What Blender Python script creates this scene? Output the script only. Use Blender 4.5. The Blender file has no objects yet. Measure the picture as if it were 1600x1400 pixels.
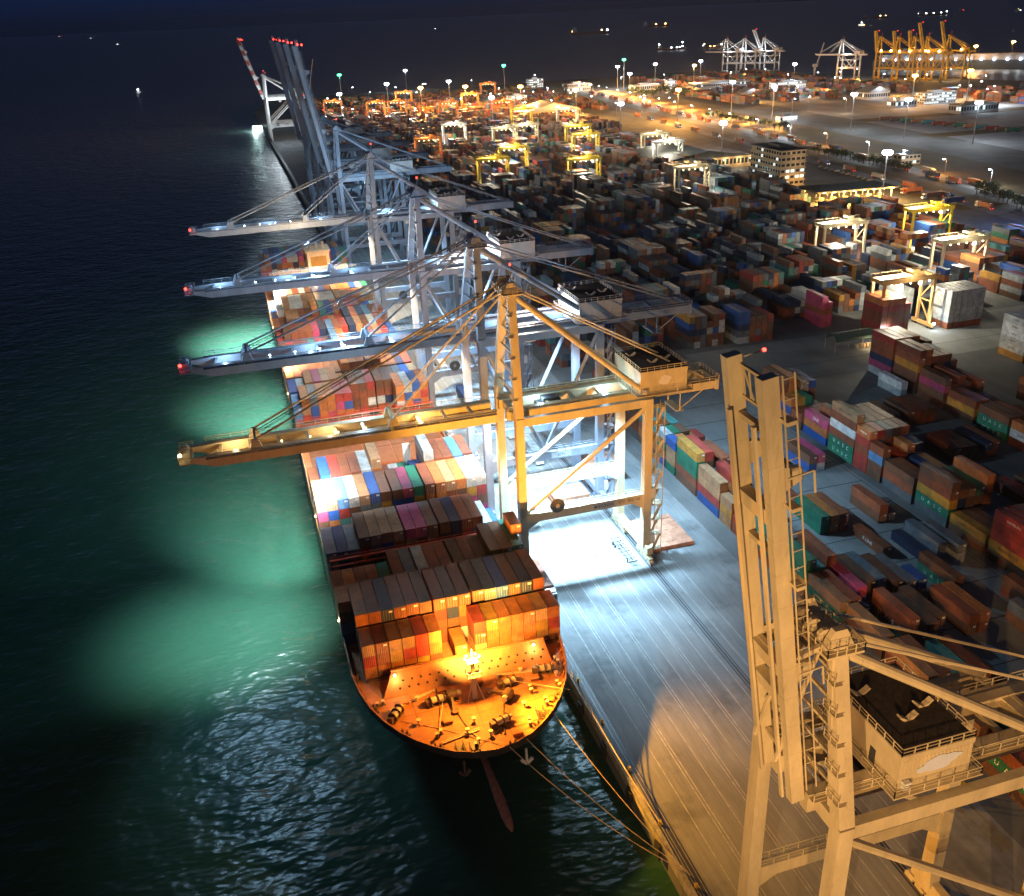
import bpy, math, random
import numpy as np
from mathutils import Vector, Matrix
random.seed(11)
S = bpy.context.scene
COL = S.collection
PI = math.pi

# ---------------------------------------------------------------- camera
CAM_H = 124.0
RIGHT = Vector((0.956663, -0.288345, -0.04067))
UP = Vector((0.158283, 0.397675, 0.90377))
BACK = Vector((-0.244424, -0.871041, 0.426081))
cd = bpy.data.cameras.new('camera')
cam = bpy.data.objects.new('camera', cd)
COL.objects.link(cam)
S.camera = cam
m3 = Matrix((RIGHT, UP, BACK)).transposed()
cam.matrix_world = Matrix.Translation((0, 0, CAM_H)) @ m3.to_4x4()
cd.sensor_width = 36.0
cd.lens = 36.0 * 1450 / 1600
cd.clip_start = 1.0
cd.clip_end = 60000.0

def project(x, y, z):
    d = Vector((x, y, z - CAM_H))
    w = -d.dot(BACK)
    if w < 1: return None
    return 800 + 1450 * d.dot(RIGHT) / w, 700 - 1450 * d.dot(UP) / w

# ---------------------------------------------------------------- world, moonlight, exposure
W = bpy.data.worlds.new('World')
S.world = W
W.use_nodes = True
nt = W.node_tree
nt.nodes.clear()
sky = nt.nodes.new('ShaderNodeTexSky')
sky.sky_type = 'NISHITA'
sky.sun_disc = False
sky.sun_elevation = math.radians(4)
sky.sun_rotation = math.radians(180)
bg = nt.nodes.new('ShaderNodeBackground')
out = nt.nodes.new('ShaderNodeOutputWorld')
tint = nt.nodes.new('ShaderNodeMix'); tint.data_type = 'RGBA'; tint.blend_type = 'MULTIPLY'
tint.inputs[0].default_value = 1.0
tint.inputs[7].default_value = (0.09, 0.27, 1.05, 1)
bw = nt.nodes.new('ShaderNodeRGBToBW'); nt.links.new(sky.outputs[0], bw.inputs[0]); nt.links.new(bw.outputs[0], tint.inputs[6])
# low clouds caught by the harbour glow
geo = nt.nodes.new('ShaderNodeTexCoord')
mp = nt.nodes.new('ShaderNodeMapping'); mp.inputs['Scale'].default_value = (5, 5, 420)
nz = nt.nodes.new('ShaderNodeTexNoise'); nz.inputs['Scale'].default_value = 1.0; nz.inputs['Detail'].default_value = 6
nt.links.new(geo.outputs['Generated'], mp.inputs[0]); nt.links.new(mp.outputs[0], nz.inputs['Vector'])
sep = nt.nodes.new('ShaderNodeSeparateXYZ'); nt.links.new(geo.outputs['Generated'], sep.inputs[0])
band = nt.nodes.new('ShaderNodeMapRange'); band.inputs[1].default_value = 0.002; band.inputs[2].default_value = 0.008
nt.links.new(sep.outputs['Z'], band.inputs[0])
cr = nt.nodes.new('ShaderNodeMapRange'); cr.inputs[1].default_value = 0.6; cr.inputs[2].default_value = 0.76
nt.links.new(nz.outputs[0], cr.inputs[0])
mul = nt.nodes.new('ShaderNodeMath'); mul.operation = 'MULTIPLY'
nt.links.new(band.outputs[0], mul.inputs[0]); nt.links.new(cr.outputs[0], mul.inputs[1])
cl = nt.nodes.new('ShaderNodeMix'); cl.data_type = 'RGBA'; cl.blend_type = 'MIX'
cl.inputs[7].default_value = (1.0, 0.85, 0.9, 1)
nt.links.new(mul.outputs[0], cl.inputs[0]); nt.links.new(tint.outputs[2], cl.inputs[6])
nt.links.new(cl.outputs[2], bg.inputs[0])
SKY_STRENGTH = 0.017
bg.inputs[1].default_value = SKY_STRENGTH
nt.links.new(bg.outputs[0], out.inputs[0])

sd = bpy.data.lights.new('moonlight', 'SUN'); sd.energy = 0.05; sd.angle = math.radians(10); sd.color = (0.62, 0.78, 1.0)
so = bpy.data.objects.new('moonlight', sd); COL.objects.link(so)
so.rotation_euler = (math.radians(35), math.radians(-20), 0)

S.view_settings.view_transform = 'Standard'
S.view_settings.look = 'None'
S.view_settings.exposure = 0.0
S.view_settings.gamma = 1.0
S.view_settings.use_curve_mapping = False
S.render.engine = 'CYCLES'
cy = S.cycles
cy.use_denoising = True
cy.max_bounces = 4; cy.diffuse_bounces = 2; cy.glossy_bounces = 3; cy.transmission_bounces = 2
cy.sample_clamp_indirect = 4.0
cy.sample_clamp_direct = 0.0
cy.caustics_reflective = False; cy.caustics_refractive = False
cy.use_light_tree = True

# ---------------------------------------------------------------- lamps
WHITE = (0.80, 0.92, 1.0)
COOL = (0.44, 0.74, 1.0)
SODIUM = (1.0, 0.46, 0.10)
WARM = (1.0, 0.72, 0.38)

def point(loc, watts, col, radius=0.4, parent=None):
    d = bpy.data.lights.new('lamp_or_fill_light', 'POINT'); d.energy = watts; d.color = col; d.shadow_soft_size = radius
    o = bpy.data.objects.new('lamp_or_fill_light', d); o.location = loc; COL.objects.link(o)
    if parent: o.parent = parent
    return o

def spot(loc, target, watts, col, angle=100, blend=0.5, radius=0.4, parent=None):
    d = bpy.data.lights.new('lamp_or_fill_beam', 'SPOT'); d.energy = watts; d.color = col; d.shadow_soft_size = radius
    d.spot_size = math.radians(angle); d.spot_blend = blend
    o = bpy.data.objects.new('lamp_or_fill_beam', d); o.location = loc; COL.objects.link(o)
    o.rotation_euler = (Vector(target) - Vector(loc)).to_track_quat('-Z', 'Y').to_euler()
    if parent: o.parent = parent
    return o

# unseen sodium spots placed behind the camera over the water, no mast built
spot((-60, -60, 60), (76, 96, 57), 1.15e6, (1.0, 0.60, 0.25), 50, 1.0, 1.2)
spot((-40, -80, 96), (190, 195, 0), 9.0e5, (1.0, 0.52, 0.17), 34, 0.9, 1.2)

# ---------------------------------------------------------------- materials
MATS = {}
def nodes_of(m):
    m.use_nodes = True
    t = m.node_tree
    return t, t.nodes.get('Principled BSDF')

def paint(name, col, rough=0.55, var=0.25, scale=0.6, metal=0.0, bump=0.0):
    if name in MATS: return MATS[name]
    m = bpy.data.materials.new(name); t, b = nodes_of(m)
    g = t.nodes.new('ShaderNodeNewGeometry')
    n = t.nodes.new('ShaderNodeTexNoise'); n.inputs['Scale'].default_value = scale; n.inputs['Detail'].default_value = 8; n.inputs['Roughness'].default_value = 0.7
    mp = t.nodes.new('ShaderNodeMapping'); mp.inputs['Scale'].default_value = (1, 1, 0.35)
    t.links.new(g.outputs['Position'], mp.inputs[0]); t.links.new(mp.outputs[0], n.inputs['Vector'])
    r = t.nodes.new('ShaderNodeValToRGB')
    e = r.color_ramp.elements
    e[0].position = 0.35; e[1].position = 0.65
    e[0].color = tuple(c * (1 - var) for c in col) + (1,)
    e[1].color = tuple(min(1, c * (1 + var * 0.5)) for c in col) + (1,)
    t.links.new(n.outputs[0], r.inputs[0]); t.links.new(r.outputs[0], b.inputs['Base Color'])
    b.inputs['Roughness'].default_value = rough; b.inputs['Metallic'].default_value = metal
    if bump:
        bp = t.nodes.new('ShaderNodeBump'); bp.inputs['Strength'].default_value = bump; bp.inputs['Distance'].default_value = 0.05
        t.links.new(n.outputs[0], bp.inputs['Height']); t.links.new(bp.outputs[0], b.inputs['Normal'])
    MATS[name] = m
    return m

def weather(mat, rust=(0.16, 0.075, 0.035), amount=0.55):
    t = mat.node_tree; b = t.nodes['Principled BSDF']; src = b.inputs['Base Color'].links[0].from_socket
    g = t.nodes.new('ShaderNodeNewGeometry')
    mp = t.nodes.new('ShaderNodeMapping'); mp.inputs['Scale'].default_value = (1.6, 1.6, 0.22); t.links.new(g.outputs['Position'], mp.inputs[0])
    n = t.nodes.new('ShaderNodeTexNoise'); n.inputs['Scale'].default_value = 1.3; n.inputs['Detail'].default_value = 10; n.inputs['Roughness'].default_value = 0.8; t.links.new(mp.outputs[0], n.inputs['Vector'])
    r = t.nodes.new('ShaderNodeMapRange'); r.inputs[1].default_value = 0.56; r.inputs[2].default_value = 0.74; r.inputs[4].default_value = amount; t.links.new(n.outputs[0], r.inputs[0])
    m = t.nodes.new('ShaderNodeMix'); m.data_type = 'RGBA'; m.inputs[7].default_value = (*rust, 1); t.links.new(r.outputs[0], m.inputs[0]); t.links.new(src, m.inputs[6]); t.links.new(m.outputs[2], b.inputs['Base Color'])
    bp = t.nodes.new('ShaderNodeBump'); bp.inputs['Strength'].default_value = 0.25; bp.inputs['Distance'].default_value = 0.05; t.links.new(n.outputs[0], bp.inputs['Height']); t.links.new(bp.outputs[0], b.inputs['Normal'])

def container_paint(name, col):
    key = 'container ' + name
    if key in MATS: return MATS[key]
    m = bpy.data.materials.new(key); t, b = nodes_of(m)
    g = t.nodes.new('ShaderNodeNewGeometry')
    # streaks and dents, different on every box since they follow the place
    n = t.nodes.new('ShaderNodeTexNoise'); n.inputs['Scale'].default_value = 0.45; n.inputs['Detail'].default_value = 9; n.inputs['Roughness'].default_value = 0.75
    t.links.new(g.outputs['Position'], n.inputs['Vector'])
    r = t.nodes.new('ShaderNodeValToRGB'); e = r.color_ramp.elements
    e[0].position = 0.33; e[1].position = 0.62
    e[0].color = tuple(c * 0.42 + 0.016 for c in col) + (1,)
    e[1].color = tuple(min(1, c * 1.1) for c in col) + (1,)
    t.links.new(n.outputs[0], r.inputs[0])
    oi = t.nodes.new('ShaderNodeObjectInfo')
    hv = t.nodes.new('ShaderNodeHueSaturation')
    mr = t.nodes.new('ShaderNodeMapRange'); mr.inputs[3].default_value = 0.75; mr.inputs[4].default_value = 1.2
    t.links.new(oi.outputs['Random'], mr.inputs[0]); t.links.new(mr.outputs[0], hv.inputs['Value'])
    t.links.new(r.outputs[0], hv.inputs['Color']); t.links.new(hv.outputs[0], b.inputs['Base Color'])
    s = t.nodes.new('ShaderNodeSeparateXYZ'); t.links.new(g.outputs['Position'], s.inputs[0])
    a = t.nodes.new('ShaderNodeMath'); a.operation = 'ADD'
    t.links.new(s.outputs['X'], a.inputs[0]); t.links.new(s.outputs['Y'], a.inputs[1])
    k = t.nodes.new('ShaderNodeMath'); k.operation = 'MULTIPLY'; k.inputs[1].default_value = 2 * PI / 0.36
    t.links.new(a.outputs[0], k.inputs[0])
    w = t.nodes.new('ShaderNodeMath'); w.operation = 'SINE'; t.links.new(k.outputs[0], w.inputs[0])
    bp = t.nodes.new('ShaderNodeBump'); bp.inputs['Strength'].default_value = 0.55; bp.inputs['Distance'].default_value = 0.04
    t.links.new(w.outputs[0], bp.inputs['Height']); t.links.new(bp.outputs[0], b.inputs['Normal'])
    b.inputs['Roughness'].default_value = 0.5
    MATS[key] = m
    return m

def glow(name, col, strength):
    if name in MATS: return MATS[name]
    m = bpy.data.materials.new(name); t, b = nodes_of(m)
    b.inputs['Base Color'].default_value = (*col, 1)
    b.inputs['Emission Color'].default_value = (*col, 1)
    b.inputs['Emission Strength'].default_value = strength
    m.cycles.emission_sampling = 'NONE'
    MATS[name] = m
    return m

STEEL_DARK = paint('dark steel', (0.05, 0.05, 0.055), 0.5)
STEEL = paint('galvanised steel', (0.28, 0.29, 0.3), 0.45)
CREAM = paint('cream crane paint', (0.62, 0.52, 0.33), 0.45, 0.22, 0.25)
BLUEGREY = paint('blue grey crane paint', (0.27, 0.30, 0.37), 0.45, 0.25, 0.25)
weather(CREAM); weather(BLUEGREY, (.1, .06, .045), .45)
WHITEP = paint('white paint', (0.7, 0.7, 0.68), 0.5, 0.18, 0.4)
DARKROOF = paint('dark roof felt', (0.045, 0.035, 0.03), 0.9, 0.4, 1.5)
RUBBER = paint('black rubber', (0.02, 0.02, 0.02), 0.8)
RED = paint('red paint', (0.5, 0.07, 0.03), 0.5)
YELLOW = paint('yellow crane paint', (0.62, 0.42, 0.03), 0.45)
ORANGE = paint('orange crane paint', (0.6, 0.24, 0.05), 0.45)
GLASS = paint('dark glass', (0.02, 0.03, 0.04), 0.1, 0.1)
LAMP_W = glow('white lamp glass', (0.85, 0.93, 1.0), 30)
LAMP_O = glow('sodium lamp glass', (1.0, 0.5, 0.13), 40)
LAMP_Y = glow('warm lamp glass', (1.0, 0.8, 0.4), 9)
LAMP_R = glow('red lamp glass', (1.0, 0.03, 0.02), 14)
LAMP_G = glow('green lamp glass', (0.08, 1.0, 0.4), 9)
WINDOW_LIT = glow('lit window', (0.75, 0.95, 1.0), 0.9)
WINDOW_WARM = glow('warm lit window', (1.0, 0.72, 0.35), 1.0)

# ---------------------------------------------------------------- mesh builder
class MB:
    def __init__(self): self.v = []; self.f = []; self.mi = []
    def quad(self, pts, m=0):
        n = len(self.v); self.v += [tuple(p) for p in pts]; self.f.append(tuple(range(n, n + len(pts)))); self.mi.append(m)
        return self
    def hexa(self, p, m=0, skip=()):
        n = len(self.v); self.v += [tuple(q) for q in p]
        for i, q in enumerate(((0, 3, 2, 1), (4, 5, 6, 7), (0, 1, 5, 4), (1, 2, 6, 5), (2, 3, 7, 6), (3, 0, 4, 7))):
            if i in skip: continue
            self.f.append(tuple(n + k for k in q)); self.mi.append(m)
        return self
    def box(self, x0, y0, z0, x1, y1, z1, m=0, skip=()):
        return self.hexa([(x0, y0, z0), (x1, y0, z0), (x1, y1, z0), (x0, y1, z0), (x0, y0, z1), (x1, y0, z1), (x1, y1, z1), (x0, y1, z1)], m, skip)
    def beam(self, p, q, w, h, m=0, w2=None, h2=None):
        p = Vector(p); q = Vector(q); d = (q - p).normalized()
        ref = Vector((0, 1, 0)) if abs(d.z) > 0.85 else Vector((0, 0, 1))
        s = d.cross(ref).normalized(); u = s.cross(d).normalized()
        w2 = w if w2 is None else w2; h2 = h if h2 is None else h2
        a = [p - s * w / 2 - u * h / 2, p + s * w / 2 - u * h / 2, p + s * w / 2 + u * h / 2, p - s * w / 2 + u * h / 2]
        b = [q - s * w2 / 2 - u * h2 / 2, q + s * w2 / 2 - u * h2 / 2, q + s * w2 / 2 + u * h2 / 2, q - s * w2 / 2 + u * h2 / 2]
        return self.hexa(a + b, m)
    def cyl(self, p, q, r, n=10, m=0, r2=None):
        p = Vector(p); q = Vector(q); d = (q - p).normalized()
        ref = Vector((0, 1, 0)) if abs(d.z) > 0.85 else Vector((0, 0, 1))
        s = d.cross(ref).normalized(); u = s.cross(d)
        r2 = r if r2 is None else r2; b = len(self.v)
        for k in range(n):
            a = 2 * PI * k / n; e = s * math.cos(a) + u * math.sin(a)
            self.v.append(tuple(p + e * r)); self.v.append(tuple(q + e * r2))
        for k in range(n):
            j = (k + 1) % n
            self.f.append((b + 2 * k, b + 2 * j, b + 2 * j + 1, b + 2 * k + 1)); self.mi.append(m)
        self.f.append(tuple(b + 2 * k for k in range(n))[::-1]); self.mi.append(m)
        self.f.append(tuple(b + 2 * k + 1 for k in range(n))); self.mi.append(m)
        return self
    def tube(self, pts, r, n=5, m=0):
        for a, b in zip(pts[:-1], pts[1:]): self.cyl(a, b, r, n, m)
        return self
    def ball(self, c, r, m=0, n=8, sz=1.0):
        b = len(self.v); rings = n // 2
        for i in range(rings + 1):
            th = PI * i / rings
            for k in range(n):
                a = 2 * PI * k / n
                self.v.append((c[0] + r * math.sin(th) * math.cos(a), c[1] + r * math.sin(th) * math.sin(a), c[2] + r * sz * math.cos(th)))
        for i in range(rings):
            for k in range(n):
                j = (k + 1) % n
                self.f.append((b + i * n + k, b + (i + 1) * n + k, b + (i + 1) * n + j, b + i * n + j)); self.mi.append(m)
        return self
    def rail(self, p, q, h=1.1, step=2.0, r=0.045, m=0):
        p = Vector(p); q = Vector(q); L = (q - p).length; k = max(1, int(L / step)); z = Vector((0, 0, h))
        for i in range(k + 1):
            a = p + (q - p) * i / k; self.beam(a, a + z, 2 * r, 2 * r, m)
        self.beam(p + z, q + z, 2 * r, 2 * r, m); self.beam(p + z * 0.5, q + z * 0.5, 1.4 * r, 1.4 * r, m)
        return self
    def mesh(self, name, mats):
        me = bpy.data.meshes.new(name); me.from_pydata(self.v, [], self.f)
        for m in (mats if isinstance(mats, (list, tuple)) else [mats]): me.materials.append(m)
        if any(self.mi): me.polygons.foreach_set('material_index', self.mi)
        me.update()
        return me
    def build(self, name, mats, parent=None, loc=(0, 0, 0)):
        o = bpy.data.objects.new(name, self.mesh(name, mats)); COL.objects.link(o); o.location = loc
        if parent: o.parent = parent
        return o

def tag(o, label=None, cat=None, group=None, kind=None):
    if label: o['label'] = label
    if cat: o['category'] = cat
    if group: o['group'] = group
    if kind: o['kind'] = kind
    return o

def empty(name, loc, label, cat, group=None, rz=0):
    o = bpy.data.objects.new(name, None); COL.objects.link(o); o.location = loc; o.rotation_euler.z = rz
    o.empty_display_size = 1
    return tag(o, label, cat, group)

def copy_tree(o, parent=None):
    c = o.copy(); COL.objects.link(c)
    if parent: c.parent = parent
    for ch in list(o.children): copy_tree(ch, c)
    return c

TEXTS = {}
def text_mesh(s, size):
    k = (s, size)
    if k in TEXTS: return TEXTS[k]
    cu = bpy.data.curves.new('lettering', 'FONT'); cu.body = s; cu.size = size; cu.align_x = 'CENTER'; cu.align_y = 'CENTER'; cu.extrude = 0.01
    o = bpy.data.objects.new('lettering', cu); COL.objects.link(o)
    dg = bpy.context.evaluated_depsgraph_get(); dg.update()
    me = bpy.data.meshes.new_from_object(o.evaluated_get(dg)); me.name = 'lettering'
    bpy.data.objects.remove(o)
    TEXTS[k] = me
    return me

WHITE_INK = paint('white lettering', (0.75, 0.76, 0.74), 0.6, 0.15)
DARK_INK = paint('dark lettering', (0.05, 0.045, 0.05), 0.6, 0.15)
def lettering(s, size, loc, face, ink, parent):
    key = (s, size, ink.name)
    if key not in TEXTS:
        me = text_mesh(s, size).copy(); me.materials.clear(); me.materials.append(ink); TEXTS[key] = me
    o = bpy.data.objects.new('lettering', TEXTS[key]); COL.objects.link(o)
    x, y = {'-X': (Vector((0, -1, 0)), Vector((0, 0, 1))), '-Y': (Vector((1, 0, 0)), Vector((0, 0, 1)))}[face]
    z = x.cross(y)
    o.matrix_local = Matrix.Translation(loc) @ Matrix((x, y, z)).transposed().to_4x4()
    o.parent = parent
    return o

# ---------------------------------------------------------------- setting
QX = 50.6      # quay edge
WZ = -5.0      # water level
def sea():
    m = bpy.data.materials.new('harbour water'); t, b = nodes_of(m)
    g = t.nodes.new('ShaderNodeNewGeometry')
    def noise(scale, detail, sx, sy, rough=0.55):
        mp = t.nodes.new('ShaderNodeMapping'); mp.inputs['Scale'].default_value = (sx, sy, 1); mp.inputs['Rotation'].default_value = (0, 0, 0.35)
        n = t.nodes.new('ShaderNodeTexNoise'); n.inputs['Scale'].default_value = scale; n.inputs['Detail'].default_value = detail; n.inputs['Roughness'].default_value = rough
        t.links.new(g.outputs['Position'], mp.inputs[0]); t.links.new(mp.outputs[0], n.inputs['Vector'])
        return n
    a = noise(0.3, 2.2, 0.55, 1.0); c = noise(0.07, 2, 1, 1)
    ad = t.nodes.new('ShaderNodeMath'); ad.operation = 'MULTIPLY_ADD'; ad.inputs[1].default_value = 1.6
    t.links.new(c.outputs[0], ad.inputs[0]); t.links.new(a.outputs[0], ad.inputs[2])
    bp = t.nodes.new('ShaderNodeBump'); bp.inputs['Strength'].default_value = 1.0; bp.inputs['Distance'].default_value = 1.15
    t.links.new(ad.outputs[0], bp.inputs['Height'])
    silt = noise(0.02, 4, 1, 1)
    r = t.nodes.new('ShaderNodeValToRGB'); e = r.color_ramp.elements
    e[0].color = (0.013, 0.056, 0.036, 1); e[1].color = (0.023, 0.084, 0.054, 1)
    t.links.new(silt.outputs[0], r.inputs[0])
    sy = t.nodes.new('ShaderNodeSeparateXYZ'); t.links.new(g.outputs['Position'], sy.inputs[0])
    rm = t.nodes.new('ShaderNodeMapRange'); rm.inputs[1].default_value = 350; rm.inputs[2].default_value = 1500; rm.inputs[3].default_value = 0.33; rm.inputs[4].default_value = 0.42
    t.links.new(sy.outputs['Y'], rm.inputs[0])
    b.inputs['IOR'].default_value = 1.33
    t.links.new(bp.outputs[0], b.inputs['Normal'])
    # turbid body of the water scatters floodlight smoothly; only the mirror layer sees the ripples
    df = t.nodes.new('ShaderNodeBsdfDiffuse'); t.links.new(r.outputs[0], df.inputs['Color'])
    gl = t.nodes.new('ShaderNodeBsdfGlossy'); gl.inputs['Color'].default_value = (1, 1, 1, 1); t.links.new(rm.outputs[0], gl.inputs['Roughness']); t.links.new(bp.outputs[0], gl.inputs['Normal'])
    fr = t.nodes.new('ShaderNodeFresnel'); fr.inputs['IOR'].default_value = 1.33; t.links.new(bp.outputs[0], fr.inputs['Normal'])
    mx = t.nodes.new('ShaderNodeMixShader'); t.links.new(fr.outputs[0], mx.inputs[0]); t.links.new(df.outputs[0], mx.inputs[1]); t.links.new(gl.outputs[0], mx.inputs[2])
    t.nodes.remove(b); t.links.new(mx.outputs[0], t.nodes['Material Output'].inputs['Surface'])
    mb = MB(); N = 40000
    mb.quad([(-N, -400, WZ), (N, -400, WZ), (N, N, WZ), (-N, N, WZ)])
    tag(mb.build('water', m), 'dark harbour water with green floodlit pools beside the ship', None, None, 'structure')
sea()

def concrete(name, base, dark, scale=0.05, spots=0.5):
    m = bpy.data.materials.new(name); t, b = nodes_of(m)
    g = t.nodes.new('ShaderNodeNewGeometry')
    mp = t.nodes.new('ShaderNodeMapping'); mp.inputs['Scale'].default_value = (1, 0.25, 1)
    t.links.new(g.outputs['Position'], mp.inputs[0])
    n = t.nodes.new('ShaderNodeTexNoise'); n.inputs['Scale'].default_value = scale * 4; n.inputs['Detail'].default_value = 10; n.inputs['Roughness'].default_value = 0.72
    t.links.new(mp.outputs[0], n.inputs['Vector'])
    n2 = t.nodes.new('ShaderNodeTexNoise'); n2.inputs['Scale'].default_value = scale; n2.inputs['Detail'].default_value = 5
    t.links.new(g.outputs['Position'], n2.inputs['Vector'])
    ad = t.nodes.new('ShaderNodeMath'); ad.operation = 'ADD'; t.links.new(n.outputs[0], ad.inputs[0]); t.links.new(n2.outputs[0], ad.inputs[1])
    hl = t.nodes.new('ShaderNodeMath'); hl.operation = 'MULTIPLY'; hl.inputs[1].default_value = 0.5; t.links.new(ad.outputs[0], hl.inputs[0])
    r = t.nodes.new('ShaderNodeValToRGB'); e = r.color_ramp.elements
    e[0].position = 0.36; e[1].position = 0.6; e[0].color = (*dark, 1); e[1].color = (*base, 1)
    t.links.new(hl.outputs[0], r.inputs[0]); t.links.new(r.outputs[0], b.inputs['Base Color'])
    b.inputs['Roughness'].default_value = 0.8
    MATS[name] = m
    return m
CONC = concrete('quay concrete', (0.27, 0.28, 0.28), (0.17, 0.175, 0.18))
ASPH = concrete('yard asphalt', (0.15, 0.155, 0.155), (0.085, 0.09, 0.09))
PALE = concrete('pale lot concrete', (0.36, 0.36, 0.37), (0.22, 0.22, 0.24), 0.02)
GRASS = concrete('dry verge grass', (0.15, 0.095, 0.03), (0.06, 0.045, 0.02), 0.03)
LINE = paint('lane paint', (0.48, 0.475, 0.44), 0.7, 0.5, 0.8)

def stains(mat, s1=0.9):
    t = mat.node_tree; b = t.nodes['Principled BSDF']; src = b.inputs['Base Color'].links[0].from_socket
    g = t.nodes.new('ShaderNodeNewGeometry'); v = t.nodes.new('ShaderNodeTexVoronoi'); v.inputs['Scale'].default_value = 0.09; v.distance = 'EUCLIDEAN'
    n = t.nodes.new('ShaderNodeTexNoise'); n.inputs['Scale'].default_value = 0.5; n.inputs['Detail'].default_value = 8
    mp = t.nodes.new('ShaderNodeMapping'); mp.inputs['Scale'].default_value = (1, 0.06, 1); w = t.nodes.new('ShaderNodeTexNoise'); w.inputs['Scale'].default_value = 1.6; w.inputs['Detail'].default_value = 4
    t.links.new(g.outputs['Position'], mp.inputs[0]); t.links.new(mp.outputs[0], w.inputs['Vector']); t.links.new(g.outputs['Position'], n.inputs['Vector']); t.links.new(g.outputs['Position'], v.inputs['Vector'])
    a = t.nodes.new('ShaderNodeMath'); a.operation = 'MULTIPLY_ADD'; a.inputs[1].default_value = 0.8; t.links.new(n.outputs[0], a.inputs[0]); t.links.new(v.outputs['Distance'], a.inputs[2])
    r = t.nodes.new('ShaderNodeMapRange'); r.inputs[1].default_value = 0.45; r.inputs[2].default_value = 0.8; r.inputs[3].default_value = 0.62; r.inputs[4].default_value = 1.0; t.links.new(a.outputs[0], r.inputs[0])
    r2 = t.nodes.new('ShaderNodeMapRange'); r2.inputs[1].default_value = 0.4; r2.inputs[2].default_value = 0.62; r2.inputs[3].default_value = 0.90; r2.inputs[4].default_value = 1.04; t.links.new(w.outputs[0], r2.inputs[0])
    m1 = t.nodes.new('ShaderNodeMath'); m1.operation = 'MULTIPLY'; t.links.new(r.outputs[0], m1.inputs[0]); t.links.new(r2.outputs[0], m1.inputs[1])
    h = t.nodes.new('ShaderNodeHueSaturation'); t.links.new(m1.outputs[0], h.inputs['Value']); t.links.new(src, h.inputs['Color']); t.links.new(h.outputs[0], b.inputs['Base Color'])
stains(CONC)

def poly_land(name, pts, top, mat, bottom=-9.0, label='ground'):
    mb = MB(); n = len(pts)
    mb.quad([(x, y, top) for x, y in pts])
    for i in range(n):
        a, b = pts[i], pts[(i + 1) % n]
        mb.quad([(a[0], a[1], bottom), (b[0], b[1], bottom), (b[0], b[1], top), (a[0], a[1], top)])
    return tag(mb.build(name, mat), label, None, None, 'structure')
LAND = [(QX, -420), (3200, -420), (3200, 1180), (1145, 1180), (1120, 1235), (1120, 1370), (1045, 1500), (1020, 1790), (560, 1790), (90, 1790), (QX, 1560)]
poly_land('ground', LAND, 0.0, ASPH, label='dark asphalt port ground')
def sheet(name, pts, z, mat, label):
    mb = MB(); mb.quad([(x, y, z) for x, y in pts]); return tag(mb.build(name, mat), label, None, None, 'structure')
sheet('quay_apron', [(QX + 0.6, -420), (104, -420), (104, 1555), (QX + 0.6, 1555)], 0.006, CONC, 'pale concrete quay apron with lane lines')
sheet('yard_pad', [(112, 20), (158, 20), (158, 306), (112, 306)], 0.005, concrete('pad concrete', (0.24, 0.25, 0.25), (0.13, 0.14, 0.14)), 'open concrete container pad')
sheet('cross_road', [(158.5, 271), (430, 271), (430, 310), (158.5, 310)], 0.005, concrete('cross road concrete', (0.25, 0.26, 0.26), (0.15, 0.16, 0.155)), 'wide concrete road across the container yard')
def strip(name, pts, w, z, mat, label):
    mb = MB()
    for (a, b) in zip(pts[:-1], pts[1:]):
        a = Vector((*a, z)); b = Vector((*b, z)); d = (b - a).normalized(); s = Vector((-d.y, d.x, 0)) * w / 2
        mb.quad([a - s, a + s, b + s, b - s])
    return tag(mb.build(name, mat), label, None, None, 'structure')
ROAD = [(440, 120), (488, 480), (512, 690), (530, 960), (548, 1180), (566, 1410), (575, 1560)]
strip('grass_verge', [(x + 38 if i > 0 else x + 34, y) for i, (x, y) in enumerate(ROAD[:6])], 60, 0.004, GRASS, 'rough grass verge beside the port road')
strip('inner_verge', [(x - 38, y) for (x, y) in ROAD[1:6]], 36, 0.004, GRASS, 'rough grass strip on the yard side of the port road')
strip('port_road', ROAD, 17, 0.008, concrete('road surface', (0.2, 0.2, 0.2), (0.13, 0.13, 0.13)), 'long port access road')
strip('inner_road', [(425, 300), (448, 480), (468, 690), (482, 960), (495, 1180)], 11, 0.008, MATS['road surface'], 'inner service road')
sheet('storage_lot', [(640, 640), (1200, 600), (1060, 1120), (690, 1190)], 0.006, PALE, 'pale empty storage lot')
mb = MB()
for p in ((640, 760, 1120, 735), (665, 900, 1090, 880)): mb.quad([(p[0], p[1], 0.012), (p[2], p[3], 0.012), (p[2], p[3] + 26, 0.012), (p[0], p[1] + 26, 0.012)])
tag(mb.build('lot_verge', GRASS), 'dark grass strips crossing the storage lot', None, None, 'structure')
# quay markings: long thin lane lines, rails, bed of the seaward rail
mb = MB()
for x in (57.2, 60.4, 61.0, 64.3, 67.6, 68.2, 71.5, 74.8, 75.4, 78.6, 81.6, 86.2, 89.5):
    mb.quad([(x - 0.07, -300, 0.012), (x + 0.07, -300, 0.012), (x + 0.07, 1500, 0.012), (x - 0.07, 1500, 0.012)])
for y in (): mb.quad([(54.6, y, 0.012), (57.0, y + 1.6, 0.012), (57.0, y + 1.9, 0.012), (54.6, y + 0.3, 0.012)])
tag(mb.build('lane_markings', LINE), 'thin pale lane lines along the quay', None, None, 'structure')
mb = MB()
for x in (52.5, 83.5):
    mb.quad([(x - 0.75, -300, 0.011), (x + 0.75, -300, 0.011), (x + 0.75, 1500, 0.011), (x - 0.75, 1500, 0.011)])
    for s in (-0.35, 0.35): mb.box(x + s - 0.06, -300, 0.011, x + s + 0.06, 1500, 0.07, 1)
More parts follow.
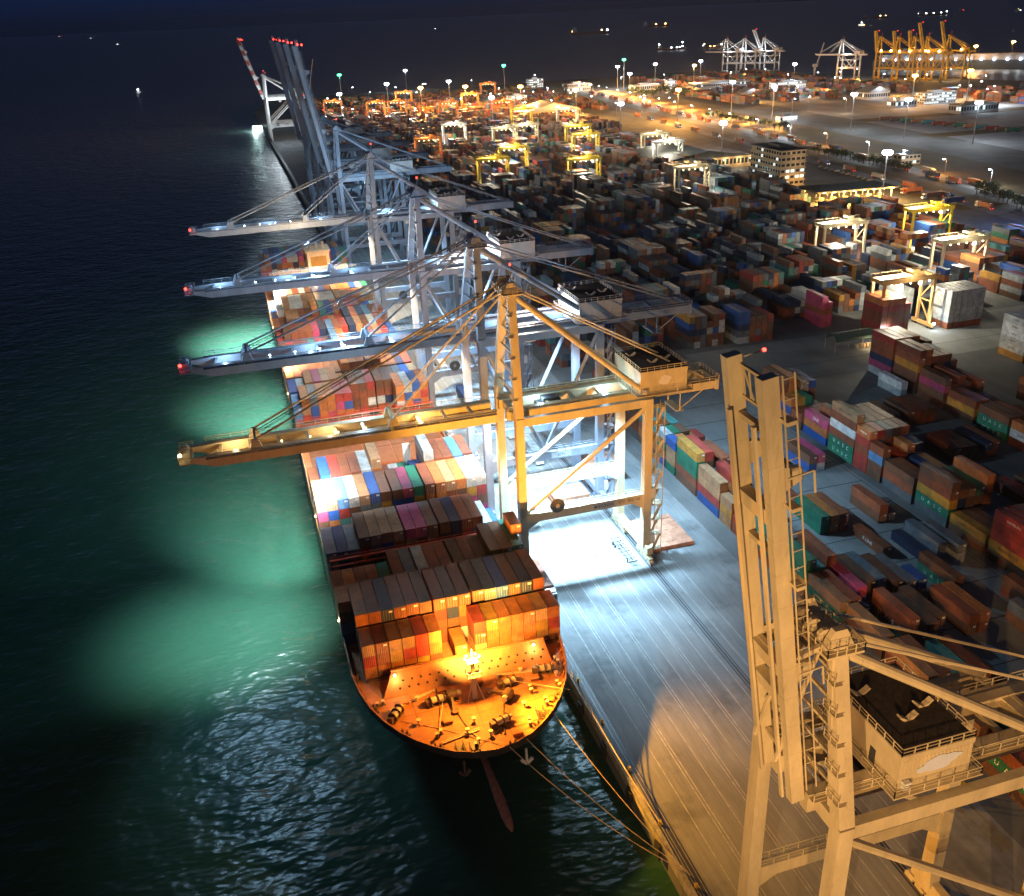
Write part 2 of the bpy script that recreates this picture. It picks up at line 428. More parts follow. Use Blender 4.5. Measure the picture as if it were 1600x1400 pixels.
tag(mb.build('crane_track', [STEEL_DARK, STEEL]), 'two dark crane rails let into the quay', None, None, 'structure')
mb = MB()
for y in range(40, 290, 13):
    mb.quad([(113, y, 0.013), (157, y, 0.013), (157, y + 0.35, 0.013), (113, y + 0.35, 0.013)])
mb.quad([(157.0, 20, 0.014), (157.2, 20, 0.014), (157.2, 246, 0.014), (157.0, 246, 0.014)])
mb.quad([(170, 283, 0.014), (400, 283, 0.014), (400, 283.3, 0.014), (170, 283.3, 0.014)])
tag(mb.build('pad_markings', paint('worn dark joint', (0.05, 0.055, 0.055), 0.9)), 'dark joints dividing the container pad', None, None, 'structure')
# quay wall coping with kerb, bollards and fenders
mb = MB(); mb.box(QX - 0.25, -300, -1.6, QX + 0.55, 1555, 0.32)
tag(mb.build('quay_kerb', paint('kerb concrete', (0.34, 0.32, 0.28), 0.8, 0.4, 0.7)), 'raised concrete kerb along the quay edge', None, None, 'structure')
def bollard_mesh():
    b = MB(); b.cyl((0, 0, 0), (0, 0, 0.5), 0.24, 10, 0, 0.2); b.cyl((0, 0, 0.5), (0, 0, 0.72), 0.36, 10, 0, 0.34); b.cyl((0, 0, 0), (0, 0, 0.06), 0.45, 10); return b.mesh('bollard', paint('yellow bollard paint', (0.5, 0.33, 0.05), 0.6))
BM = bollard_mesh()
for i, y in enumerate(range(64, 150, 13)):
    o = bpy.data.objects.new('bollard', BM); COL.objects.link(o); o.location = (QX + 1.05, y, 0.012)
    tag(o, 'yellow mooring bollard on the quay kerb %s' % ['beyond the slack rope ends', 'nearest the rope ends', 'holding the forward head ropes', 'holding the spring rope', 'under the bow overhang', 'beside the bow flare', 'beside the first containers'][i], 'bollard', 'bollards along the quay edge')
def fender_mesh():
    b = MB(); b.box(-0.7, -0.9, -3.6, -0.25, 0.9, -0.5); b.cyl((-0.25, 0, -1.2), (0.0, 0, -1.2), 0.5, 10); b.cyl((-0.25, 0, -2.8), (0.0, 0, -2.8), 0.5, 10); return b.mesh('fender', RUBBER)
FM = fender_mesh()
for i, y in enumerate((88, 100, 112, 124, 136)):
    o = bpy.data.objects.new('fender', FM); COL.objects.link(o); o.location = (QX - 0.25, y, 0)
    tag(o, 'black rubber quay fender, %s along the open kerb counted from the bow overhang' % ['fifth', 'fourth', 'third', 'second', 'first'][i], 'fender', 'rubber fenders on the quay wall')

# ---------------------------------------------------------------- containers
PALETTE = {
    'rust brown': (0.26, 0.075, 0.03), 'brown': (0.16, 0.07, 0.035), 'orange': (0.48, 0.16, 0.04), 'red': (0.38, 0.045, 0.03),
    'blue': (0.02, 0.085, 0.32), 'navy': (0.015, 0.03, 0.09), 'light grey': (0.42, 0.47, 0.49), 'white': (0.55, 0.58, 0.58),
    'green': (0.015, 0.17, 0.095), 'teal': (0.06, 0.25, 0.24), 'magenta': (0.42, 0.06, 0.15), 'ochre': (0.46, 0.23, 0.03),
    'tan': (0.42, 0.23, 0.11), 'slate grey': (0.13, 0.15, 0.17), 'sky blue': (0.1, 0.25, 0.5)}
KEYS = list(PALETTE)
CMAT = {k: container_paint(k, c) for k, c in PALETTE.items()}
CH, CW = 2.59, 2.44
DOORBAR = paint('door bar steel', (0.35, 0.34, 0.33), 0.4)
BODY = {}
def body_mesh(L, col):
    k = (L, col)
    if k in BODY: return BODY[k]
    b = MB(); W, H = CW, CH; i = 0.04
    b.box(i, i, 0.12, W - i, L - i, H - 0.03)                          # recessed corrugated shell
    for x in (0, W - 0.16):
        for y in (0, L - 0.18): b.box(x, y, 0, x + 0.16, y + 0.18, H)     # corner posts
        b.box(x, 0.18, 0, x + 0.16, L - 0.18, 0.16); b.box(x, 0.18, H - 0.11, x + 0.16, L - 0.18, H)
    for y in (0, L - 0.12):
        b.box(0.16, y, 0, W - 0.16, y + 0.12, 0.16); b.box(0.16, y, H - 0.13, W - 0.16, y + 0.12, H)
    BODY[k] = b.mesh('shipping_container', CMAT[col])
    return BODY[k]
DOOR = {}
def door_mesh(col):
    if col in DOOR: return DOOR[col]
    b = MB(); W = CW
    for x0, x1 in ((0.17, W / 2 - 0.01), (W / 2 + 0.01, W - 0.17)):
        b.box(x0, 0.0, 0.17, x1, 0.039, CH - 0.14)
    for x in (0.45, 0.95, 1.5, 2.0):
        b.cyl((x, -0.03, 0.2), (x, -0.03, CH - 0.2), 0.03, 5, 1)
    b.box(1.45, -0.012, 1.75, 2.2, -0.002, 2.15, 2)
    DOOR[col] = b.mesh('door', [CMAT[col], DOORBAR, WHITE_INK])
    return DOOR[col]

BOXES = []          # every container: dict
OCC = {}
def add_box(area, bay, col, tier, x, y, z, L, colour, label=None, text=None, door=None):
    b = dict(area=area, key=(area, bay, col, tier), x=x, y=y, z=z, L=L, colour=colour, label=label, text=text, tier=tier,
             bay=bay, col=col, door=random.random() < 0.6 if door is None else door)
    BOXES.append(b); OCC[b['key']] = b
    return b

ORD = ['zeroth', 'first', 'second', 'third', 'fourth', 'fifth', 'sixth', 'seventh', 'eighth', 'ninth', 'tenth', 'eleventh', 'twelfth', 'thirteenth', 'fourteenth', 'fifteenth', 'sixteenth', 'seventeenth', 'eighteenth', 'nineteenth', 'twentieth', 'twenty-first', 'twenty-second', 'twenty-third', 'twenty-fourth', 'twenty-fifth']

# --- on the ship
SHIP_MIX = ['rust brown'] * 5 + ['brown'] * 4 + ['orange'] * 3 + ['red'] * 2 + ['blue'] * 3 + ['navy'] * 2 + ['light grey'] * 2 + ['white', 'teal', 'green', 'magenta', 'tan', 'tan', 'slate grey', 'slate grey', 'sky blue']
DARK_MIX = ['rust brown'] * 8 + ['brown'] * 7 + ['slate grey'] + ['navy', 'red', 'red', 'orange']
DECK = 8.4
TIER = 2.6
def col_x(c):
    return 7.15 + 2.55 * c + (0.3 if c > 6 else 0) + (0.35 if c > 9 else 0)
# tiers per column (16 columns, water side first), one line for each bay: (front Y, length, tiers, mix)
def cols(*pairs):
    r = []
    for n, t in pairs: r += [t] * n
    return (r + [0] * 16)[:16]
LONG = 12.19; SHORT = 6.06
def grp(hi, lo, seed):
    rr = random.Random(seed); o = []
    while len(o) < 16: o += [rr.choice([hi, hi, hi, lo])] * rr.choice([2, 3, 3, 4])
    return o[:16]
BAYS = [
    (153.0, LONG, cols((1, 0), (14, 4), (1, 4)), 'dark'),
    (167.0, LONG, cols((5, 2), (5, 3), (3, 3), (3, 4)), 'dark'),
    (182.4, LONG, cols((3, 3), (3, 4), (4, 4), (4, 4), (1, 3), (1, 2)), 'mix'),
    (197.4, LONG, cols((6, 5), (5, 5), (5, 5)), 'mix'),
    (210.8, LONG, cols((1, 4), (5, 5), (1, 6), (4, 3), (1, 6), (4, 5)), 'mix'),
    (265.6, LONG, cols((1, 4), (6, 5), (5, 0), (4, 5)), 'mix'),
    (272.4, LONG, cols((7, 0), (5, 5), (4, 0)), 'dark'),
    (279.4, LONG, cols((2, 4), (4, 5), (1, 4), (5, 0), (4, 4)), 'mix'),
    (293.0, LONG, cols((7, 4), (5, 5), (4, 4)), 'dark'),
    (306.4, LONG, cols((6, 3), (4, 4), (6, 4)), 'dark'),
    (319.8, LONG, cols((7, 4), (2, 5), (3, 4), (4, 5)), 'mix'),
    (333.2, LONG, cols((1, 4), (6, 5), (9, 5)), 'mix'),
    (346.6, LONG, cols((2, 3), (5, 4), (3, 4), (3, 5), (3, 5)), 'mix'),
    (360.0, LONG, cols((2, 3), (4, 4), (4, 5), (3, 5), (3, 4)), 'mix'),
    (373.4, LONG, cols((1, 3), (1, 4), (8, 5), (6, 5)), 'mix'),
    (386.6, LONG, cols((1, 3), (15, 5)), 'mix'),
    (455.0, LONG, cols((1, 4), (7, 5), (1, 4), (7, 5)), 'mix'),
    (468.4, LONG, cols((1, 4), (15, 5)), 'mix')]
for bi, (y, L, tiers, mix) in enumerate(BAYS):
    for c in range(16):
        for t in range(tiers[c]):
            pal = DARK_MIX if mix == 'dark' and random.random() < 0.85 else SHIP_MIX
            add_box('ship', bi + 2, c, t, col_x(c), y + (0.0 if c % 5 else 0.25), DECK + t * TIER, L, random.choice(pal))
# colours the photo shows on the bays under the cream crane
def recolour(bay, tier, c0, names):
    for i, n in enumerate(names):
        b = OCC.get(('ship', bay, c0 + i, tier))
        if b and n: b['colour'] = n
recolour(5, 4, 0, ['tan', 'tan', 'sky blue', 'white', 'tan', 'blue', 'brown', 'brown', 'magenta', 'green', 'rust brown', 'orange', 'tan', 'orange', 'light grey', 'white'])
recolour(5, 3, 6, ['ochre', 'blue', 'blue', 'ochre', 'orange', 'orange', 'rust brown', 'brown', 'ochre', 'red'])
recolour(6, 4, 1, ['blue', 'red', 'rust brown', 'rust brown', 'light grey']); recolour(6, 5, 6, ['tan']); recolour(6, 5, 11, ['light grey']); recolour(6, 4, 12, ['rust brown', 'rust brown', 'sky blue', 'rust brown'])
recolour(4, 3, 3, ['brown', 'tan', 'tan', 'tan', 'magenta', 'magenta', 'brown', 'brown', 'navy', 'rust brown', 'rust brown', 'brown'])
recolour(4, 2, 0, ['slate grey', 'navy', 'slate grey']); recolour(4, 2, 14, ['light grey', 'sky blue'])
recolour(7, 4, 1, ['orange', 'slate grey', 'orange', 'orange', 'red', 'red']); recolour(7, 3, 0, ['sky blue', 'tan', 'blue', 'orange', 'orange', 'magenta', 'blue'])
recolour(7, 2, 0, ['sky blue', 'red', 'blue', 'orange', 'magenta', 'orange', 'orange']); recolour(7, 1, 0, ['orange', 'light grey', 'orange', 'magenta', 'blue', 'orange', 'orange']); recolour(7, 0, 0, ['orange', 'tan', 'orange', 'blue', 'blue', 'orange'])
recolour(7, 4, 12, ['orange', 'light grey', 'blue', 'orange']); recolour(7, 3, 12, ['orange', 'blue', 'orange', 'red']); recolour(7, 2, 12, ['light grey', 'orange', 'blue', 'orange']); recolour(7, 1, 12, ['orange', 'red', 'magenta', 'orange'])
recolour(16, 4, 0, ['tan', 'tan', 'tan', 'white', 'white', 'tan', 'tan', 'white', 'white', 'white', 'tan', 'tan', 'orange', 'orange', 'tan', 'tan'])
recolour(18, 4, 1, ['orange', 'blue', 'sky blue', 'magenta', 'light grey', 'light grey', 'magenta', 'tan', 'blue', 'light grey', 'blue', 'magenta', 'blue', 'slate grey', 'green'])
# first bay: short boxes on the foredeck
for c in range(6):
    for t in range(3): add_box('ship', 1, c + 1, t, 9.75 + 2.58 * c, 146.3, DECK + t * TIER, SHORT, random.choice(['rust brown', 'orange', 'orange', 'brown', 'red', 'tan', 'ochre']), door=random.random() < 0.35)
for c in range(7):
    for t in range(3): add_box('ship', 1, c + 10, t, 31.65 + 2.56 * c, 146.3, DECK + t * TIER, SHORT, random.choice(['tan', 'orange', 'ochre', 'rust brown', 'orange', 'red']), door=random.random() < 0.4)
for t in range(1): add_box('ship', 1, 8, t, 27.6, 146.0, DECK + 0.9, SHORT, 'orange', 'single short orange container between the two stacks on the foredeck', door=True)
for t in range(4): add_box('ship', 1, 0, t, 7.05, 158.6, DECK + t * TIER, SHORT, ['navy', 'slate grey', 'brown', 'orange'][t])
add_box('ship', 2, 17, 5, 47.0, 171.6, DECK + 4 * TIER, SHORT, 'orange', 'short dark topped orange container perched at the quay side edge of the ship')

# --- yard: places read from the photo
def stack(area, bay, col, x, y, L, colours, texts=None, label=None):
    for t, c in enumerate(colours):
        add_box(area, bay, col, t, x, y, t * TIER + 0.02, L, c, None, (texts or {}).get(t))
AX = 109.5
YARD_MIX = ['rust brown'] * 9 + ['brown'] * 9 + ['orange'] * 3 + ['navy'] * 3 + ['blue'] * 2 + ['slate grey'] * 3 + ['light grey'] + ['green'] * 2 + ['red'] * 2 + ['ochre'] * 2 + ['tan'] + ['orange'] * 2 + ['teal']
MID_MIX = ['slate grey'] * 7 + ['navy'] * 6 + ['brown'] * 8 + ['rust brown'] * 6 + ['light grey'] * 3 + ['blue'] * 2 + ['green', 'ochre', 'teal', 'orange', 'white', 'red']
fr = [  # quay side face of the first yard block, from near to far
    (138.0, LONG, ['brown', 'green', 'tan'], {}),
    (151.2, LONG, ['tan', 'ochre', 'green', 'green'], {2: 'U A S C'}),
    (164.4, LONG, ['rust brown', 'green', 'green'], {1: 'U A S C', 2: 'U A S C'}),
    (178.0, SHORT, ['rust brown', 'red'], {}),
    (184.6, SHORT, ['tan', 'ochre', 'tan'], {}),
    (191.2, LONG, ['blue', 'red', 'tan', 'tan'], {1: 'K LINE'}),
    (204.4, LONG, ['brown', 'rust brown', 'green', 'green', 'ochre'], {2: 'U A S C', 3: 'U A S C'}),
    (217.6, SHORT, ['green', 'tan', 'tan', 'blue'], {}),
    (224.2, SHORT, ['blue', 'orange', 'green', 'light grey'], {}),
    (231.0, LONG, ['brown', 'orange', 'rust brown', 'teal'], {}),
    (244.4, LONG, ['slate grey', 'rust brown', 'brown'], {}),
    (257.8, LONG, ['rust brown', 'navy', 'orange', 'red'], {}),
    (271.2, LONG, ['blue', 'red', 'green', 'red'], {})]
for i, (y, L, cs, tx) in enumerate(fr):
    stack('first', i + 1, 1, AX, y, L, cs, tx)
    for c in range(2, 6):
        h = max(1, len(cs) - random.choice([0, 0, 1, 2]) + (0 if c < 4 else -1))
        if y > 184 or c < 4:
            stack('first', i + 1, c, AX + 2.62 * (c - 1), y, L, [random.choice(YARD_MIX) for _ in range(h)])
recol = {('first', 7, 2): 'red', ('first', 7, 3): 'teal', ('first', 7, 4): 'rust brown', ('first', 6, 2): 'navy', ('first', 6, 3): 'red'}
for (a, bb, c), n in recol.items():
    ts = [b for b in BOXES if b['area'] == a and b['bay'] == bb and b['col'] == c]
    if ts: max(ts, key=lambda b: b['tier'])['colour'] = n
pad = [  # loose boxes on the open pad: x, y, length, colours, texts
    (146.0, 205.5, LONG, ['blue', 'brown'], {}), (148.7, 205.5, LONG, ['light grey', 'magenta'], {}),
    (131.0, 185.0, LONG, ['rust brown'], {}), (134.6, 174.2, LONG, ['red', 'rust brown'], {0: 'K LINE'}), (131.9, 174.2, LONG, ['orange', 'orange'], {}), (129.2, 174.4, LONG, ['green', 'green'], {}),
    (146.5, 174.4, LONG, ['brown', 'rust brown'], {}), (149.2, 174.4, SHORT, ['navy'], {}),
    (137.2, 160.2, LONG, ['rust brown'], {0: 'K LINE'}),
    (116.0, 141.4, LONG, ['tan', 'blue', 'magenta'], {}), (122.0, 146.0, LONG, ['rust brown', 'brown'], {}), (124.8, 146.0, LONG, ['ochre', 'slate grey'], {}), (127.6, 144.0, LONG, ['brown', 'brown'], {}),
    (130.4, 143.0, LONG, ['rust brown', 'slate grey'], {}), (133.2, 143.0, SHORT, ['orange', 'blue'], {}),
    (119.0, 128.0, LONG, ['green', 'rust brown', 'rust brown'], {1: 'U A S C'}), (121.8, 128.4, LONG, ['brown', 'brown'], {}), (124.6, 128.4, LONG, ['tan', 'brown'], {}), (127.4, 130.0, LONG, ['rust brown', 'brown'], {}),
    (141.0, 140.5, LONG, ['green', 'brown'], {0: 'U A S C'}), (147.5, 154.0, LONG, ['slate grey', 'slate grey'], {}), (151.5, 152.0, LONG, ['light grey', 'slate grey'], {}), (144.5, 154.5, LONG, ['navy'], {}),
    (120.0, 112.0, LONG, ['teal', 'teal'], {}), (123.0, 112.0, LONG, ['brown', 'rust brown'], {}), (118.0, 96.0, LONG, ['red', 'green'], {}), (121.0, 96.0, LONG, ['green', 'teal'], {}), (126.5, 110.0, LONG, ['rust brown'], {}), (110.0, 84.0, LONG, ['brown', 'green', 'rust brown'], {1: 'U A S C'}), (112.7, 84.0, LONG, ['teal', 'brown', 'brown'], {}), (115.4, 84.4, LONG, ['brown', 'navy'], {}), (110.0, 98.0, LONG, ['green', 'teal', 'brown'], {0: 'U A S C'}), (112.7, 98.0, LONG, ['rust brown', 'brown'], {}), (110.5, 112.0, LONG, ['brown', 'rust brown', 'tan'], {}), (113.2, 112.0, LONG, ['navy', 'rust brown', 'brown'], {}), (110.5, 125.0, LONG, ['slate grey', 'brown', 'tan'], {}), (152.0, 126.0, LONG, ['rust brown', 'brown'], {}), (146.0, 118.0, LONG, ['brown', 'slate grey'], {}), (134.0, 128.0, LONG, ['brown', 'rust brown'], {}), (137.0, 128.0, LONG, ['rust brown', 'orange'], {})]
for i, (x, y, L, cs, tx) in enumerate(pad): stack('pad', i + 1, 1, x, y, L, cs, tx)
BX = 160.5
frB = [
    (127.0, LONG, ['teal', 'teal', 'brown'], {}),
    (140.0, LONG, ['brown', 'ochre', 'red', 'red', 'red'], {1: 'HAPAG-LLOYD', 4: 'HAMBURG'}),
    (153.2, LONG, ['brown', 'ochre'], {1: 'HAPAG-LLOYD'}),
    (166.4, LONG, ['slate grey', 'green', 'ochre', 'rust brown', 'brown'], {1: 'U A S C'}),
    (179.8, LONG, ['slate grey', 'rust brown', 'brown'], {}),
    (193.0, SHORT, ['brown', 'brown', 'sky blue', 'rust brown'], {}),
    (199.4, SHORT, ['red', 'red', 'rust brown', 'red', 'orange'], {0: 'HAMBURG', 1: 'HAPAG', 4: 'HAMBURG'}),
    (205.8, LONG, ['green', 'green', 'rust brown', 'white', 'rust brown', 'tan'], {0: 'U A S C', 1: 'U A S C', 5: 'HAPAG-LLOYD'}),
    (219.0, LONG, ['blue', 'orange', 'magenta'], {1: 'HAPAG', 2: 'ONE'}),
    (232.4, SHORT, ['brown', 'rust brown'], {}),
    (238.8, SHORT, ['orange', 'blue', 'orange'], {}),
    (245.2, LONG, ['ochre', 'green', 'red', 'rust brown', 'brown'], {0: 'HAPAG-LLOYD', 1: 'U A S C'})]
for i, (y, L, cs, tx) in enumerate(frB):
    stack('second', i + 1, 1, BX, y, L, cs, tx)
    for c in range(2, 6):
        h = max(1, min(5, len(cs) + random.choice([0, 0, -1, -2])))
        stack('second', i + 1, c, BX + 2.62 * (c - 1), y, L, [random.choice(YARD_MIX) for _ in range(h)])
def block(area, x0, y0, y1, ncol, hi, seed, skip=0.08, mix=YARD_MIX):
    r = random.Random(seed); y = y0; bay = 1
    while y + LONG < y1:
        base = r.choice([2, 3, 3, 4, 4, hi, hi])
        if r.random() > skip:
            L = LONG if r.random() < 0.8 else SHORT
            for c in range(ncol):
                h = max(0, min(hi, base + r.choice([0, 0, 0, 0, 0, -1, 1])))
                base_col = r.choice(mix)
                for t in range(h): add_box(area, bay, c + 1, t, x0 + 2.62 * c, y, t * TIER + 0.02, L, base_col if r.random() < 0.45 else r.choice(mix))
        y += 13.3; bay += 1
# tall dark stacks and white reefer stacks read from the photo
TX = 211.5
TB = [(189.0, ['rust brown', 'white', 'orange'], {1: 'HAPAG-LLOYD'}), (202.3, ['green', 'green', 'brown'], {0: 'U A S C', 1: 'U A S C'}), (216.0, ['brown', 'ochre', 'rust brown'], {}), (230.0, ['rust brown', 'brown', 'magenta', 'brown'], {}), (243.4, ['brown', 'brown', 'brown', 'ochre', 'rust brown', 'rust brown'], {3: 'HAPAG-LLOYD'}), (256.8, ['light grey', 'magenta', 'navy', 'rust brown', 'rust brown', 'red'], {1: 'HAPAG'})]
for i, (y, cs, tx) in enumerate(TB):
    for c in range(6):
        stack('third', i + 1, c + 1, TX + 2.64 * c, y, LONG, cs if c == 0 else [random.choice(DARK_MIX + ['navy', 'rust brown']) for _ in range(max(1, len(cs) - random.choice([0, 0, 1]) - c // 4))], tx if c == 0 else {})
stack('third', 7, 1, 205.5, 243.0, LONG, ['light grey', 'white'])
for i, (y, h) in enumerate(((128, 2), (141.4, 3), (154.8, 2), (168.2, 1), (195, 2), (222, 2))):
    for c in range(6):
        if random.random() < .8: stack('side', i + 1, c + 1, 186.5 + 2.64 * c, y, LONG, [random.choice(DARK_MIX) for _ in range(max(1, h - random.choice([0, 0, 1])))])
for c in range(6): stack('white', 1, c + 1, 266 + 2.78 * c, 254, LONG, ['ochre', 'white', 'white', 'white', 'white', 'light grey'][:6 - c // 3])
for c in range(6): stack('white', 2, c + 1, 268 + 2.78 * c, 296, LONG, ['rust brown', 'light grey', 'white', 'white', 'white', 'white'])
for c in range(3): stack('white', 3, c + 1, 256 + 2.78 * c, 313, LONG, ['white', 'white', 'white', 'light grey', 'white', 'white'] if c == 0 else ['blue', 'light grey', 'white', 'white', 'light grey'])
for c in range(5): stack('lit', 1, c + 1, 237 + 2.62 * c, 297, LONG, ['rust brown', 'red', 'rust brown', 'rust brown', 'red', 'orange'][:6 - c // 4])
for c in range(2): stack('lit', 2, c + 1, 224 + 2.62 * c, 318, LONG, ['magenta', 'magenta', 'rust brown', 'magenta', 'magenta'][:5 - c])
for c in range(6): stack('lit', 3, c + 1, 183 + 2.62 * c, 313, LONG, ['light grey', 'slate grey', 'navy', 'blue', 'blue'] if c < 2 else [random.choice(DARK_MIX) for _ in range(4)])
seed = 100
for x in (240, 266.5): block('side' + str(int(x)), x, 150, 236, 6, 3, seed, 0.15); seed += 1
block('side213', 211.5, 90, 187, 6, 3, seed, 0.2); seed += 1
for bx in range(11):
    x = 109.5 + 26.5 * bx; seed += 1
    block('fourth', x, 332 if 180 < x < 300 else 315, 520, 6, 5, seed, 0.06, MID_MIX if x < 300 else YARD_MIX)
for bx in range(10):
    x = 109.5 + 26.5 * bx; seed += 1
    block('fifth', x, 541, 738, 6, 5, seed, 0.08, MID_MIX)
for bx in range(11):
    x = 109.5 + 26.5 * bx; seed += 1
    block('sixth', x, 756, 962, 6, 4, seed, 0.15)
for bx in range(12):
    x = 109.5 + 26.5 * bx; seed += 1
    block('seventh', x, 985, 1195, 6, 4, seed, 0.2)
for bx in range(15):
    x = 109.5 + 26.5 * bx; seed += 1
    block('eighth', x, 1215, 1600, 6, 4, seed, 0.3)
for bx in range(5): block('far', 660 + 60 * bx, 1150, 1420, 8, 4, 500 + bx, 0.2)
for bx in range(4): block('far', 700 + 75 * bx, 1440, 1640, 8, 4, 600 + bx, 0.2)
for bx in range(3): block('farb', 905 + 60 * bx, 800, 1080, 8, 4, 700 + bx, 0.3)

BLOCK_NAME = {'second': 'second yard block', 'third': 'third yard block', 'first': 'first yard block'}
def exposure(b):
    a, bay, c, t = b['key']
    top = (a, bay, c, t + 1) not in OCC
    side = (a, bay, c - 1, t) not in OCC
    f = OCC.get((a, bay - 1, c, t))
    front = f is None or b['y'] - (f['y'] + f['L']) > 1.6 or a in ('pad', 'white', 'lit')
    return top, side, front
def standing_clear(b):
    a, bay, c, t = b['key']
    if (a, bay, c, t + 1) not in OCC or (a, bay, c - 1, t) not in OCC or (a, bay, c + 1, t) not in OCC or (a, bay + 1, c, t) not in OCC: return True
    f = OCC.get((a, bay - 1, c, t))
    return f is None or b['y'] - (f['y'] + f['L']) > 1.6
def area_px(b):
    top, side, front = exposure(b)
    x0, y0, z0, x1, y1, z1 = b['x'], b['y'], b['z'], b['x'] + CW, b['y'] + b['L'], b['z'] + CH
    P = {}
    for k, p in dict(a=(x0, y0, z0), b=(x1, y0, z0), c=(x0, y1, z0), d=(x0, y0, z1), e=(x1, y0, z1), f=(x1, y1, z1), g=(x0, y1, z1)).items():
        q = project(*p)
        if q is None: return 0, False
        P[k] = q
    cx = sum(q[0] for q in P.values()) / 7; cyy = sum(q[1] for q in P.values()) / 7
    if not (-25 < cx < 1625 and -25 < cyy < 1425): return 0, False
    def ar(*ks):
        s = 0
        for i in range(len(ks)):
            p, q = P[ks[i]], P[ks[(i + 1) % len(ks)]]; s += p[0] * q[1] - q[0] * p[1]
        return abs(s) / 2
    A = (ar('d', 'e', 'f', 'g') if top else 0) + (ar('a', 'd', 'g', 'c') if side else 0) + (ar('a', 'b', 'e', 'd') if front else 0)
    return A, True
ranked = []
for b in BOXES:
    A, inside = area_px(b)
    if not inside or not (A > 0 or standing_clear(b)): continue
    # boxes standing behind the raised boom or deep behind others show less
    ranked.append((A, b))
ranked.sort(key=lambda t: -t[0])
SINGLES = 300
def label_for(b):
    if b['label']: return b['label']
    c = b['colour']; t = b['tier']; a = b['area']
    lv = ['bottom', 'second', 'third', 'fourth', 'fifth', 'sixth', 'seventh'][t]
    if a == 'ship':
        if b['bay'] == 1 and b['col'] == 0: return '%s short container, %s level, in the outermost water side stack near the bow' % (c, lv)
        return '%s container on ship, %s level, %s column from water, %s row from bow' % (c, lv, ORD[b['col'] + 1], ORD[b['bay']])
    if a == 'first': return '%s container, %s level, %s column from quay road, %s bay from near crane' % (c, lv, ORD[b['col']], ORD[b['bay']])
    if a == 'pad': return '%s container, %s level, in the %s small group on the open pad' % (c, lv, ORD[b['bay']] if b['bay'] <= 25 else 'late ' + ORD[b['bay'] - 25])
    return '%s container, %s level, %s column, %s bay of the %s' % (c, lv, ORD[b['col']], ORD[b['bay']], {'second': 'block behind the pad', 'third': 'tall dark block', 'side': 'low dark block', 'white': 'white stacks', 'lit': 'floodlit stacks', 'fourth': 'yard beyond the road'}.get(a, 'far yard'))
USED = {}
rest = MB()
n_single = 0
SINGLE_KEYS = set()
for A, b in ranked:
    if n_single >= SINGLES: break
    SINGLE_KEYS.add(id(b)); n_single += 1
    o = bpy.data.objects.new('shipping_container', body_mesh(b['L'], b['colour'])); COL.objects.link(o)
    o.location = (b['x'], b['y'], b['z'])
    lab = label_for(b)
    if lab in USED: lab = lab + ' again'
    USED[lab] = 1
    tag(o, lab, 'container', 'containers on the ship' if b['area'] == 'ship' else 'containers stacked in the yard')
    if exposure(b)[2] and b['door']:
        d = bpy.data.objects.new('door', door_mesh(b['colour'])); COL.objects.link(d); d.parent = o; d.location = (0, -0.012, 0)
    if b['text']:
        s = {'U A S C': 1.5, 'K LINE': 1.3, 'HAPAG-LLOYD': 0.95, 'HAPAG': 1.0, 'ONE': 1.5, 'HAMBURG': 0.9}[b['text']]
        if b['L'] == SHORT: s *= 0.75
        body = b['text'].replace(' ', '   ') if b['text'] == 'U A S C' else b['text']
        lettering(body, s, (-0.012, b['L'] / 2, 1.3), '-X', DARK_INK if b['colour'] in ('ochre', 'tan', 'white') else WHITE_INK, o)
    elif b['area'] == 'white' and b['colour'] in ('white', 'light grey') and b['col'] == 1:
        lettering('MAERSK', 0.8, (-0.012, b['L'] / 2, 1.3), '-X', DARK_INK, o)
nrest = 0
for A, b in ranked:
    if id(b) in SINGLE_KEYS: continue
    rest.box(b['x'], b['y'], b['z'], b['x'] + CW, b['y'] + b['L'], b['z'] + CH, KEYS.index(b['colour']), (0,)); nrest += 1
for b in BOXES:   # out of frame but near: still cast shade and show from the side
    if id(b) not in SINGLE_KEYS and area_px(b)[0] == 0 and (b['y'] < 330 and any(exposure(b)[:1])):
        rest.box(b['x'], b['y'], b['z'], b['x'] + CW, b['y'] + b['L'], b['z'] + CH, KEYS.index(b['colour']), (0,))
tag(rest.build('container_stacks', [CMAT[k] for k in KEYS]), 'mass of stacked containers filling the rest of ship and yard', None, None, 'stuff')
print('containers: singles', n_single, 'rest', nrest, 'all', len(BOXES))

